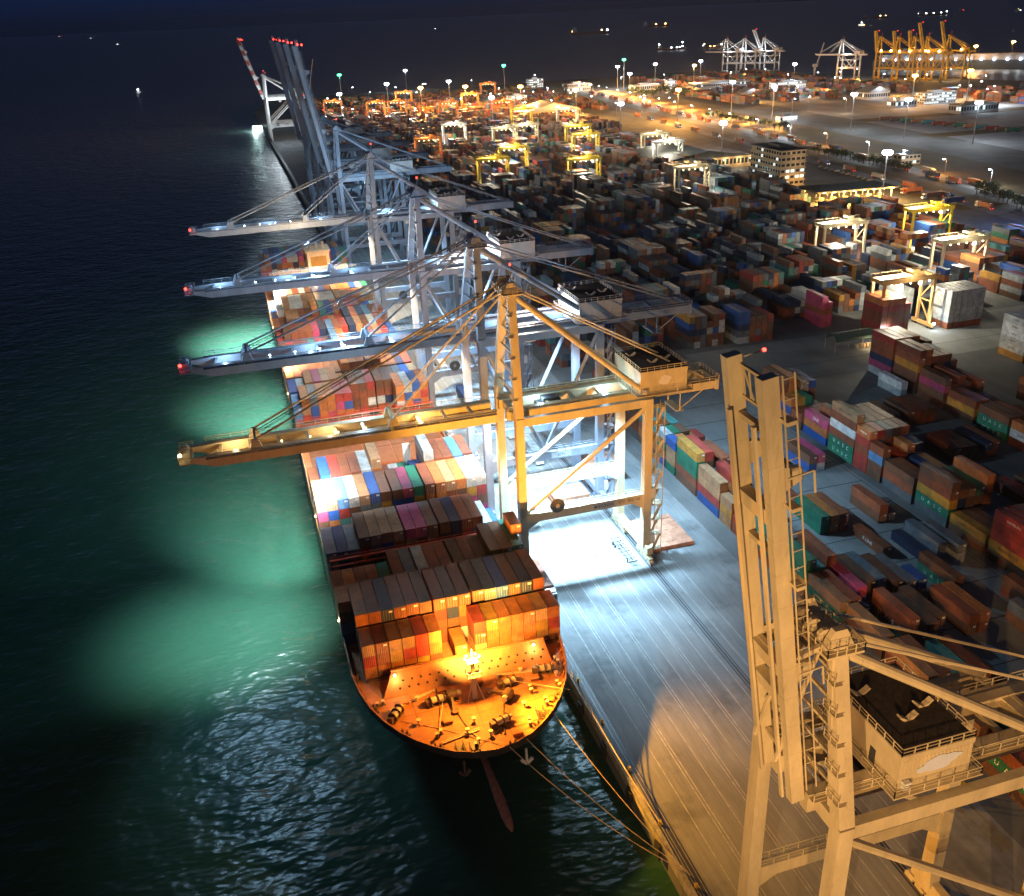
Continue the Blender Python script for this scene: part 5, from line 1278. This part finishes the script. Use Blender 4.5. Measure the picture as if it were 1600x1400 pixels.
place_lorry(3, 75.4, 246, -q, 'long white box lorry under the blue crane beside its leg', 'lorries on the quay')
place_lorry(0, 55.2, 176, -q, 'dark lorry waiting close against the ship side at the bow stacks', 'lorries on the quay')
place_lorry(3, 66.0, 332, -q, 'tall white box lorry under the second blue crane', 'lorries on the quay')
place_lorry(1, 66.5, 296, -q, 'blue lorry standing between the blue cranes', 'lorries on the quay')
place_lorry(0, 105.5, 262, -q, 'dark lorry with pale cab on the aisle behind the tall crane leg', 'lorries on the quay')
place_lorry(4, 92, 240, -q, 'flat trailer parked near the landside legs', 'lorries on the quay')
nl = 0
for i in range(44):
    f = 0.2 + 0.0165 * i + random.uniform(-.004, .004)
    if f > .97: break
    x, y, a = road_at(f); nl += 1
    back = i % 3 == 1
    place_lorry([0, 2, 0, 1, 3, 2, 0][i % 7], x + (4 if back else -4), y, a + (PI if back else 0), '%s lorry, %s in the port road queue from the frame edge' % (['rust red', 'orange', 'rust red', 'dark blue', 'white', 'orange', 'rust red'][i % 7], ORD[nl] if nl < 26 else ORD[nl - 25] + ' beyond the twenty-fifth'), 'lorries queueing on the port road')
INNER = [(425, 300), (448, 480), (468, 690), (482, 960), (495, 1180)]
for i in range(15):
    x, y, a = road_at(0.25 + .048 * i, INNER)
    place_lorry([0, 1, 2, 3][i % 4], x, y, a + (PI if i % 2 else 0), '%s lorry on the inner service road, %s from the toll canopy' % (['rust red', 'dark blue', 'orange', 'white'][i % 4], ORD[i + 1]), 'lorries on the service road')
for i in range(3):
    x, y = ground(1425 + 32 * i, 302 + 8 * i)
    place_lorry([2, 0, 1][i], x, y, PI * .98, ['orange lorry leading the short file past the toll canopy', 'rust red lorry in the middle of the short file past the canopy', 'dark blue lorry ending the short file past the canopy'][i], 'lorries leaving the toll canopy')
def van_proto(c):
    root = empty('pickup_truck', (0, 0, 0), 'proto', 'pickup')
    b = MB(); b.box(-2.6, -.95, .45, 2.6, .95, 1.05); b.hexa([(-.3, -.9, 1.05), (1.7, -.9, 1.05), (1.7, .9, 1.05), (-.3, .9, 1.05), (.1, -.8, 1.8), (1.1, -.8, 1.8), (1.1, .8, 1.8), (.1, .8, 1.8)])
    b.box(-2.6, -.95, 1.05, -.35, -.85, 1.35); b.box(-2.6, .85, 1.05, -.35, .95, 1.35); b.box(-2.6, -.85, 1.05, -2.5, .85, 1.35)
    bd = b.build('body', c, root)
    g = MB(); g.quad([(1.72, -.75, 1.12), (1.72, .75, 1.12), (1.18, .7, 1.75), (1.18, -.7, 1.75)]); g.quad([(.0, -.9, 1.15), (1.4, -.92, 1.15), (1.05, -.84, 1.72), (.15, -.84, 1.72)]); g.build('windscreen', GLASS, bd)
    [MB().box(2.6, y, .75, 2.64, y + .35, .95).build('headlight', HEADL, bd) for y in (-.85, .5)]
    for x in (-1.6, 1.7):
        for y in (-.85, .85): wheel(root, x, y, .38, .25)
    return root
vp = van_proto(paint('pickup white', (.7, .7, .68), .3))
for i, (x, y, r, lab) in enumerate(((57.6, 215, -q, 'white pickup beside the far seaward leg of the cream crane'), (58.4, 251, -q, 'white pickup close to the quay edge below the blue crane'), (55.0, 270, -q, 'white pickup by the ship side next to the colourful stack'), (63.5, 281, -q, 'white pickup just ahead of the second blue crane leg'), (97, 233, 2.3, 'white van parked behind the cream crane landside legs'), (92, 257, 2.0, 'white van furthest back behind the landside legs'), (73, 262, q, 'white pickup driving away between crane rails'))):
    o = vp if i == 0 else copy_tree(vp); o.location = (x, y, .01); o.rotation_euler.z = r; tag(o, lab, 'pickup', 'pickups on the quay')
# parked cars by the office
cp = van_proto(paint('car grey', (.25, .27, .3), .3))
for i in range(16):
    x, y = ground(1282 + 8.6 * i, 262 + 2.3 * i)
    o = cp if i == 0 else copy_tree(cp); o.location = (x, y, .01); o.rotation_euler.z = .4; tag(o, '%s parked car in the line behind the toll canopy' % ORD[i + 1], 'car', 'cars parked behind the toll canopy')
# folded hatch covers landed on the quay
HP = paint('hatch cover rust pink', (.5, .22, .13), .7, .4, .5)
def hatch(x0, y0, x1, y1, n, lab):
    b = MB()
    for k in range(n):
        z = .02 + k * 1.35; b.box(x0 + .2 * (k % 2), y0, z + .15, x1 + .2 * (k % 2), y1, z + 1.15)
        for i in range(5): xx = x0 + 1 + (x1 - x0 - 2) * i / 4; b.box(xx - .15, y0 + .3, z, xx + .15, y1 - .3, z + .15)
    zt = .02 + (n - 1) * 1.35 + 1.15
    for i in range(4):
        for j in range(3):
            xx, yy = x0 + 1.5 + (x1 - x0 - 4) * i / 3, y0 + 2 + (y1 - y0 - 4) * j / 2
            b.box(xx, yy - .1, zt, xx + (1.6 if (i + j) % 2 else .4), yy + .1, zt + .12)
    o = b.build('hatch_cover', HP); tag(o, lab, 'hatch cover', 'ship hatch covers landed on the quay')
hatch(85.6, 181.5, 97.5, 196.5, 1, 'single flat rust pink hatch cover beside the crane stair tower')
hatch(83.9, 221.0, 95.5, 233.0, 3, 'stack of three hatch covers behind the far landside leg')
hatch(71.0, 212.0, 81.0, 219.5, 2, 'low pair of hatch covers between the crane rails')
# a yard worker's truck, yellow reach carrier near the frame edge
def carrier():
    root = empty('straddle_carrier', (*ground(1492, 1246), 0), 'yellow wheeled carrier parked under the near crane machine house', 'carrier')
    b = MB()
    for x in (-1.8, 1.8): b.box(x - .3, -3, .9, x + .3, 3, 1.5)
    for x in (-1.8, 1.8):
        for y in (-2.6, 2.6): b.beam((x, y, 1.4), (x, y, 4.4), .35, .35)
    b.box(-2.2, -3, 4.4, 2.2, 3, 5.0); b.box(-1, 1.6, 5.0, 1, 3, 6.4); b.build('frame', YELLOW, root)
    for x in (-1.8, 1.8):
        for y in (-2.4, 0, 2.4): wheel(root, x, y, .55, .4)
carrier(); S.objects['straddle_carrier'].scale = (.62, .62, .62)

# ---------------------------------------------------------------- buildings
WALL_G = paint('grey render', (.33, .33, .34), .8, .2, .3); WALL_W = paint('white render', (.6, .6, .6), .8, .15, .3); WALL_T = paint('tan render', (.48, .36, .22), .8, .15, .3)
ROOF_M = paint('metal roofing', (.3, .33, .36), .4, .2, .4); ROOF_D = paint('dark roofing', (.05, .055, .06), .7, .3, .4)
def building(name, label, x, y, w, d, h, floors, wall, roofm, lit=.4, gable=0.0, rz=0.0, litmat=None, cat='building', group=None):
    root = empty(name, (x, y, 0), label, cat, group, rz)
    b = MB(); b.box(-w / 2, -d / 2, 0, w / 2, d / 2, h)
    b.build('wall', wall, root)
    r = MB()
    if gable:
        r.hexa([(-w / 2 - 1, -d / 2 - 1, h), (w / 2 + 1, -d / 2 - 1, h), (w / 2 + 1, d / 2 + 1, h), (-w / 2 - 1, d / 2 + 1, h), (-.1, -d / 2 - 1, h + gable), (.1, -d / 2 - 1, h + gable), (.1, d / 2 + 1, h + gable), (-.1, d / 2 + 1, h + gable)])
    else:
        r.box(-w / 2 - .4, -d / 2 - .4, h, w / 2 + .4, d / 2 + .4, h + .5); r.box(-w * .2, -d * .2, h + .5, w * .15, d * .2, h + 2.6)
    r.build('roof', roofm, root)
    rr = random.Random(int(x * 7 + y)); fh = h / floors; nw = 0
    nx, ny = max(2, int(w / 3.4)), max(2, int(d / 3.4))
    def unit(nm, ax, ln, m):
        q = MB(); q.quad([(0, 0, 0), (ln, 0, 0), (ln, 0, fh * .45), (0, 0, fh * .45)] if ax == 0 else [(0, ln, 0), (0, 0, 0), (0, 0, fh * .45), (0, ln, fh * .45)]); return q.mesh(nm, m)
    MESH = {(ax, l): unit('window', ax, (w / nx if ax == 0 else d / ny) * .7, (litmat or WINDOW_LIT) if l else GLASS) for ax in (0, 1) for l in (0, 1)}
    for f in range(floors):
        z = f * fh + fh * .35
        for ax, n in ((0, nx), (1, ny)):
            for k in range(n):
                nw += 1
                if nw > 100: break
                o = bpy.data.objects.new('window', MESH[ax, 1 if rr.random() < lit else 0]); COL.objects.link(o); o.parent = root
                o.location = (-w / 2 + w * (k + .15) / n, -d / 2 - .03, z) if ax == 0 else (-w / 2 - .03, -d / 2 + d * (k + .15) / n, z)
    return root
# office block with stepped floors
x, y = ground(1226, 292)
of = building('office_building', 'six storey office block with orange lit end wall beside the toll canopy', x + 6, y + 22, 20, 42, 25, 6, WALL_T, ROOF_D, .16)
b = MB()
for f in range(7): b.box(-10.9, -21.9, f * 25 / 6 - .25 if f else 0, 10.9, 21.9, f * 25 / 6 + .2 + (0.3 if f == 0 else 0))
b.build('floor_slab', paint('slab concrete', (.4, .33, .24), .8, .2), of)
for s in (4, 10, 16, 22): point((x + 8, y - 6, s), 700, WARM, .4)
point((x - 8, y + 20, 5), 3000, COOL, .4)
x, y = ground(1115, 268)
ws = building('warehouse', 'long dark roofed warehouse with a warm lit wall behind the office', x, y + 45, 80, 70, 9, 1, WALL_T, ROOF_D, 0.0, 6)
for k in range(6): point((x - 20 + 12 * k, y + 45 - 38, 6), 2500, WARM, .4)
x, y = ground(868, 185)
building('gable_shed', 'broad grey gable roofed shed in the middle of the far yard', x, y + 30, 70, 50, 9, 1, WALL_T, ROOF_M, .2, 9, litmat=WINDOW_WARM)
# toll canopy
x, y = ground(1328, 312)
root = empty('toll_canopy', (x, y, 0), 'low dark roofed toll canopy glowing orange over its lanes', 'canopy', None, -.1)
b = MB(); b.box(-29, -9, 7.2, 29, 17, 8.3); b.hexa([(-29, -9, 8.3), (29, -9, 8.3), (29, 17, 8.3), (-29, 17, 8.3), (-20, 2, 10.5), (20, 2, 10.5), (20, 6, 10.5), (-20, 6, 10.5)]); b.build('roof', ROOF_D, root)
for k in range(7):
    for yy in (-7, 14): MB().cyl((-26 + 8.6 * k, yy, 0), (-26 + 8.6 * k, yy, 7.2), .4, 8).build('column', WALL_W, root)
for k in range(6):
    b = MB(); b.box(-22.5 + 8.6 * k, -3, .15, -20.5 + 8.6 * k, 1, 2.9); b.box(-23.3 + 8.6 * k, -8, 0, -19.7 + 8.6 * k, 6, .2); b.box(-22.7 + 8.6 * k, -3.2, 2.9, -20.3 + 8.6 * k, 1.2, 3.1); b.build('toll_booth', WALL_T, root)
    point((x - 25 + 9.5 * k, y - 3, 6.4), 1.8e4, (1.0, .52, .12), .4); point((x - 26 + 9.5 * k, y - 14, 6.8), 2.2e4, (1.0, .5, .1), .4)
for k in range(8): MB().box(-25 + 7 * k, -9.3, 7.3, -23 + 7 * k, -9.05, 7.7).build('strip_lamp', LAMP_Y, root)
FAR = [('harbour_office', 'white banded five storey harbour office beside the gable shed', 810, 166, 26, 16, 14, 5, WALL_W, ROOF_M, .5, 0), ('depot', 'pale depot box at the end of the lorry queue', 905, 143, 40, 24, 12, 2, WALL_G, ROOF_M, .3, 0), ('depot', 'wide white warehouse wall below the orange far stacks', 1130, 142, 90, 30, 12, 2, WALL_W, ROOF_M, .15, 0), ('depot', 'low long white store beside the small trees', 1010, 142, 44, 20, 9, 1, WALL_W, ROOF_M, .2, 0), ('office_block', 'small white tower block with bright end wall', 1050, 146, 14, 12, 18, 4, WALL_W, ROOF_M, .6, 0), ('white_shed', 'little white gabled shed next to the storage lot', 1175, 152, 26, 20, 7, 1, WALL_W, ROOF_M, .3, 5), ('office_block', 'long bright windowed white office beyond the storage lot', 1235, 144, 50, 18, 14, 4, WALL_W, ROOF_M, .75, 0), ('white_shed', 'pale gabled shed in front of the yellow cranes', 1372, 155, 34, 24, 9, 1, WALL_W, ROOF_M, .2, 7), ('office_block', 'floodlit white office with banded windows by the inlet', 1468, 162, 46, 20, 13, 4, WALL_W, ROOF_M, .6, 0), ('depot', 'grey depot with bright canopy on the far side of the lot', 1415, 168, 30, 16, 8, 1, WALL_G, ROOF_M, .4, 0), ('depot', 'low dark depot beside the floodlit white office', 1530, 176, 50, 20, 9, 1, WALL_G, ROOF_D, .2, 0), ('gatehouse', 'small bright gatehouse standing alone on the storage lot', 1232, 190, 22, 9, 6, 1, WALL_W, ROOF_D, .9, 0), ('depot', 'tan kiosk block by the verge beyond the toll canopy', 1422, 258, 18, 10, 8, 2, WALL_T, ROOF_D, .1, 0), ('refinery', 'lit refinery tower cluster on the far shore', 838, 137, 26, 16, 14, 4, WALL_G, ROOF_M, .5, 0)]
for nm, lab, px, py, w, d, h, f, wl_, rf, lit, gb in FAR:
    x, y = ground(px, py); building(nm, lab, x, y + d / 2, w, d, h, f, wl_, rf, lit, gb)
    point((x, y - 8, h + 6), 9000, WHITE, .5)
for px, py in ((905, 140), (1000, 150), (1120, 138), (1180, 160), (1290, 152), (1400, 150), (1490, 150), (1560, 165), (1340, 135), (1240, 150)):
    x, y = ground(px, py); point((x, y, 16), 6e4, random.choice([WHITE, SODIUM, SODIUM]), .6)  # added points without lamp bodies, for glow over the far port

# ---------------------------------------------------------------- distant harbour: cranes, ships, boat
for i, (px, py, lab) in enumerate(((1132, 114, 'white harbour crane at the end of the distant white trio nearest the quay'), (1160, 114, 'middle crane of the distant white trio'), (1190, 113, 'distant white crane with its boom raised beside the trio'), (1310, 123, 'single distant white harbour crane between the trio and yellow cranes'))):
    x, y = ground(px, py)
    c = crane(lab, 0, WHITEP, 36, 2.6, True, 58, 8, -44, 44, (26, 36, -7, 7, 43), detail=0, stairs=False, group='distant white harbour cranes', brace=2, up=62 if i == 2 else None)
    c.location = (x, y, 0); c.rotation_euler.z = math.radians(-62)
    for s in (0, 25): point((x + s, y - 14, 38), 1.8e4, WHITE, .6)
AMBER = paint('amber harbour crane paint', (.5, .31, .02), .5)
for i, (px, py, lab) in enumerate(((1368, 124, 'first yellow harbour crane of the raised five, nearest the white one'), (1396, 126, 'second yellow harbour crane of the raised five'), (1420, 126, 'middle yellow harbour crane of the raised five'), (1440, 127, 'fourth yellow harbour crane, tallest raised boom but one'), (1474, 124, 'last yellow harbour crane nearest the inlet, boom raised high'))):
    x, y = ground(px, py)
    c = crane(lab, 0, AMBER, 40, 2.6, True, 62, 8, -34 if i < 3 else -46, 44, (26, 36, -7, 7, 46), detail=0, stairs=False, group='distant yellow harbour cranes', brace=2, up=80 if i < 3 else 74)
    c.location = (x, y, 0); c.rotation_euler.z = math.radians(-62)
    point((x + 10, y - 18, 42), 1.5e4, WARM, .6); point((x + 14, y - 10, 15), 1.5e4, SODIUM, .6)
    [MB().ball((xx, -9, 43), 1.6, 0, 6).build('floodlight', LAMP_O, c) for xx in (8, 24)]
def sea_ship(label, x, y, L, rz, lamps, hullc, seed):
    L *= .55; root = empty('anchored_ship', (x, y, WZ), label, 'ship', 'ships anchored off the port', rz)
    w = L * .15; b = MB(); b.hexa([(-L / 2, -w / 2, -1), (L / 2, -w * .05, -1), (L / 2, w * .05, -1), (-L / 2, w / 2, -1), (-L / 2, -w / 2, L * .06), (L / 2 + L * .03, -w * .08, L * .08), (L / 2 + L * .03, w * .08, L * .08), (-L / 2, w / 2, L * .06)]); b.build('hull', hullc, root)
    b = MB(); b.box(-L * .46, -w * .45, L * .06, -L * .34, w * .45, L * .16); b.box(-L * .44, -w * .5, L * .16, -L * .38, w * .5, L * .18); b.beam((L * .3, 0, L * .06), (L * .3, 0, L * .17), L * .012, L * .012); b.beam((-L * .4, 0, L * .18), (-L * .4, 0, L * .22), L * .01, L * .01); b.build('deckhouse', WHITEP, root)
    for f, z, m in lamps: MB().ball((L * f, 0, L * z), max(1.8, L * .02), 0, 6).build('deck_lamp', m, root)
    return root
LW, LO, LR, LG, LY = LAMP_W, LAMP_O, LAMP_R, LAMP_G, LAMP_Y
DH = paint('ship hull red', (.2, .05, .03), .6)
seas = [('anchored ship with a thin line of lamps beyond the lorry queue', 922, 54, 360, [(-.45, .09, LO), (.45, .1, LW), (.3, .1, LY)]), ('anchored ship with three orange lamps on the horizon', 1025, 42, 300, [(-.4, .12, LO), (0, .1, LO), (.35, .1, LO)]), ('brightly lit anchored ship with two tall lamp clusters', 1049, 78, 150, [(-.45, .2, LW), (-.45, .1, LY), (.4, .25, LW), (.4, .12, LW), (0, .08, LW), (.2, .08, LW), (.3, .07, LW)]), ('anchored tanker with amber hull glow near the white crane trio', 1113, 75, 110, [(-.45, .14, LW), (-.4, .2, LY), (-.1, .08, LO), (.1, .08, LO), (.45, .16, LW)]), ('small upright lit vessel above the yellow cranes', 1346, 40, 60, [(0, .4, LW), (-.3, .1, LY), (.3, .1, LO), (0, .1, LW)]), ('anchored ship with amber row above the yellow cranes', 1367, 29, 260, [(-.4, .1, LO), (.2, .1, LO), (.4, .1, LY)]), ('anchored ship with a bluish white lamp row', 1456, 24, 300, [(-.45, .08, LW), (-.2, .08, LW), (.05, .08, LW), (.3, .08, LW), (.48, .12, LW)]), ('tiny vessel with one red lamp near the top edge', 1505, 18, 60, [(0, .3, LR)]), ('tiny vessel with one amber lamp at the frame corner', 1591, 17, 70, [(0, .3, LY), (.3, .1, LW)]), ('faint vessel with a white lamp over the middle of the port', 680, 46, 90, [(0, .2, LW)]), ('faint vessel with paired lamps far out on the open sea', 94, 57, 200, [(-.2, .1, LW), (.2, .1, LR)]), ('faint vessel with a violet white lamp on open sea', 142, 61, 120, [(0, .2, LW)]), ('faint vessel with a single lamp nearest the banded boom', 184, 71, 90, [(0, .2, LW)]), ('small boat with a cyan lamp alone on dark water', 216, 143, 24, [(0, .3, LW)])]
for i, (lab, px, py, L, lamps) in enumerate(seas):
    x, y = ground(px, py, WZ); sea_ship(lab, x, y, L, -.3 + math.atan2(-x, y) * 1.0 + 0.3, lamps, DH, i)
x, y = ground(402, 203, WZ); o = sea_ship('small white lit boat lying beside the far quay end', x, y, 26, .3, [(-.3, .25, LW), (0, .25, LW), (.25, .25, LW), (.4, .2, LW)], WHITEP, 40); point((x - 3, y - 6, 4), 2.5e4, (.6, 1, .95), .5)
# long lit ship in the inlet
x, y = ground(1545, 112, WZ); root = empty('moored_ship', (x + 40, y + 60, WZ), 'long moored ship with a row of white lamps in the far inlet', 'ship', None, math.radians(-52))
b = MB(); b.box(-190, -16, -1, 190, 16, 16); b.hexa([(190, -16, -1), (200, -2, -1), (200, 2, -1), (190, 16, -1), (190, -16, 16), (222, -2, 18), (222, 2, 18), (190, 16, 16)]); b.build('hull', paint('dark blue hull', (.05, .08, .12), .5), root)
b = MB(); b.box(-180, -14, 16, 180, 14, 26); b.box(-150, -13, 26, -120, 13, 36); b.build('deckhouse', WALL_G, root)
for k in range(17): MB().ball((-170 + 21 * k, -17.5, 17), 1.8, 0, 6).build('deck_lamp', LAMP_W, root)
for k in range(5):
    v = Vector((-150 + 75 * k, -26, 22)); v.rotate(Matrix.Rotation(math.radians(-52), 3, 'Z')); point((x + 40 + v.x, y + 60 + v.y, 20), 2.0e3, WHITE, .6)
# slender grey jibs
for px, py, h, lab in ((483, 153, 62, 'thin grey slewing jib crane near the raised booms'), (1272, 118, 52, 'slender grey jib crane standing alone before the dark sea')):
    x, y = ground(px, py); root = empty('jib_crane', (x, y, 0), lab, 'crane')
    b = MB(); b.cyl((0, 0, 0), (0, 0, 14), 2.2, 8, 0, 1.8); b.box(-3, -3, 14, 4, 3, 19); b.build('pedestal', WHITEP, root)
    b = MB()
    for s in (-1, 1): b.beam((3, s * 1.6, 16), (14, s * .3, h), .7, .7)
    for k in range(7): f = k / 7; b.beam((3 + 11 * f, -1.6 + 1.3 * f, 16 + (h - 16) * f), (3 + 11 * (f + .14), 1.6 - 1.3 * f, 16 + (h - 16) * (f + .14)), .4, .4)
    b.build('jib', WHITEP, root)
# far row of flat wagons with boxes along the storage lot
cols_ = ['rust brown', 'brown', 'green', 'orange', 'teal', 'red', 'rust brown', 'green', 'orange', 'teal', 'red', 'brown', 'green']
for i in range(13):
    x, y = ground(1384 + 16.5 * i, 188 + 1.55 * i)
    root = empty('flat_wagon', (x, y, .01), '%s loaded flat wagon, %s in the row across the storage lot' % (cols_[i], ORD[i + 1]), 'wagon', 'loaded wagons across the storage lot', -.33)
    b = MB(); b.box(-7, -1.3, .9, 7, 1.3, 1.3)
    for xx in (-5.5, -4, 4, 5.5): b.cyl((xx, -1.1, .45), (xx, 1.1, .45), .45, 8)
    b.build('wagon_bed', STEEL_DARK, root)
    b = MB(); b.box(-6.6, -1.25, 1.3, 6.6, 1.25, 3.9); b.build('load', CMAT[cols_[i]], root)
# round roofed shed by the cross road
x, y = ground(1350, 542); root = empty('shelter', (x - 6, y + 2, 0), 'dark barrel roofed shelter with lit equipment by the cross road', 'shelter', None, 0)
b = MB()
for k in range(8):
    a0, a1 = PI * k / 8, PI * (k + 1) / 8
    b.quad([(-8, -3.4 * math.cos(a0), 4 + 2.6 * math.sin(a0)), (10, -3.4 * math.cos(a0), 4 + 2.6 * math.sin(a0)), (10, -3.4 * math.cos(a1), 4 + 2.6 * math.sin(a1)), (-8, -3.4 * math.cos(a1), 4 + 2.6 * math.sin(a1))])
b.build('roof', paint('dark green sheet', (.03, .07, .065), .6), root)
for xx in (-8, -2, 4, 10):
    for yy in (-3.3, 3.3): MB().cyl((xx, yy, 0), (xx, yy, 4), .15, 6).build('post', STEEL, root)
b = MB()
for k in range(5): b.box(2 + 1.5 * k, -3, .1, 3 + 1.5 * k, -1.6, 1.6 + .3 * (k % 2))
b.build('equipment', WALL_T, root); point((x + 1, y - 3, 3.2), 1200, WARM, .3)
# blue lit stack near the frame edge
x, y = ground(1560, 352); point((x, y - 14, 20), 2.5e4, (.25, .4, 1.0), .5)

# ---------------------------------------------------------------- added scattering volume for lamp glow
hz = MB(); hz.box(-7000, -395, -12, 7000, 7000, 150)
hm = bpy.data.materials.new('night haze'); hm.use_nodes = True; ht = hm.node_tree
ht.nodes.remove(ht.nodes['Principled BSDF'])
pv = ht.nodes.new('ShaderNodeVolumePrincipled'); pv.inputs['Density'].default_value = 0.000035; pv.inputs['Color'].default_value = (.7, .85, 1.0, 1)
ht.links.new(pv.outputs[0], ht.nodes['Material Output'].inputs['Volume'])
tag(hz.build('glow_haze', hm), 'thin added volume that makes lamps glow over the whole port', None, None, 'stuff')

# ---------------------------------------------------------------- trees
LEAF = paint('dark leaves', (.045, .075, .03), .8, .5, .5); BARK = paint('bark', (.08, .06, .04), .9)
def tree_mesh(seed, r, h):
    rr = random.Random(seed); b = MB()
    for k in range(260):
        th, u = rr.uniform(0, 2 * PI), rr.uniform(-1, 1); d = r * (rr.random() ** .4) * (1 + .25 * math.sin(3 * th + seed))
        c = Vector((d * math.sqrt(1 - u * u) * math.cos(th), d * math.sqrt(1 - u * u) * math.sin(th), h * .62 + d * u * .75))
        s = rr.uniform(.25, .55) * r / 2.6; a = Vector((rr.uniform(-1, 1), rr.uniform(-1, 1), rr.uniform(-.6, .6))).normalized(); t = a.cross(Vector((rr.uniform(-1, 1), rr.uniform(-1, 1), 1))).normalized()
        b.quad([c - a * s, c + t * s * .7, c + a * s, c - t * s * .7])
    return b.mesh('crown', LEAF)
TM = [tree_mesh(i, 3.2, 7.5) for i in range(4)]
tk = MB(); tk.cyl((0, 0, 0), (0, 0, 3.4), .28, 6, 0, .18); tk.cyl((0, 0, 3.2), (1.2, .3, 5.2), .15, 5, 0, .06); tk.cyl((0, 0, 3.0), (-1, -.6, 5), .14, 5, 0, .06); TK = tk.mesh('trunk', BARK)
def tree(x, y, s, lab, group, k):
    root = empty('tree', (x, y, 0), lab, 'tree', group, k * 1.3); root.scale = (s, s, s * random.uniform(.85, 1.1))
    for nm, me in (('trunk', TK), ('crown', TM[k % 4])):
        o = bpy.data.objects.new(nm, me); COL.objects.link(o); o.parent = root
for i in range(22):
    x, y = ground(1272 + 7 * i + random.uniform(-2, 2), 240 + 1.4 * i); tree(x, y, random.uniform(.8, 1.2), '%s small round tree in the row behind the office, counted from it' % ORD[i + 1], 'row of trees behind the office', i)
for i in range(14):
    x, y = ground(1525 + 7 * i, 300 + 2.4 * i + random.uniform(-5, 5)); tree(x, y, random.uniform(.8, 1.4), '%s leafy tree in the clump beside the lorry file near the frame edge' % ORD[i + 1], 'clump of trees by the road', i)
for i in range(18):
    x, y = ground(1105 + 7.5 * i, 184 + 1.2 * i + random.uniform(-2, 2)); tree(x, y, random.uniform(.9, 1.5), '%s tree in the dark hedge row along the storage lot' % ORD[i + 1], 'hedge trees along the storage lot', i)
for i in range(10):
    x, y = ground(985 + 9 * i, 152 + random.uniform(-3, 3)); tree(x, y, random.uniform(1.6, 2.4), '%s tree in the dark far grove before the white depot' % ORD[i + 1], 'far dark grove', i)

for o in S.objects:
    if o.get('label') and not 4 <= len(o['label'].replace('-', ' ').split()) <= 16: print('LABEL LENGTH', o.name, o['label'])
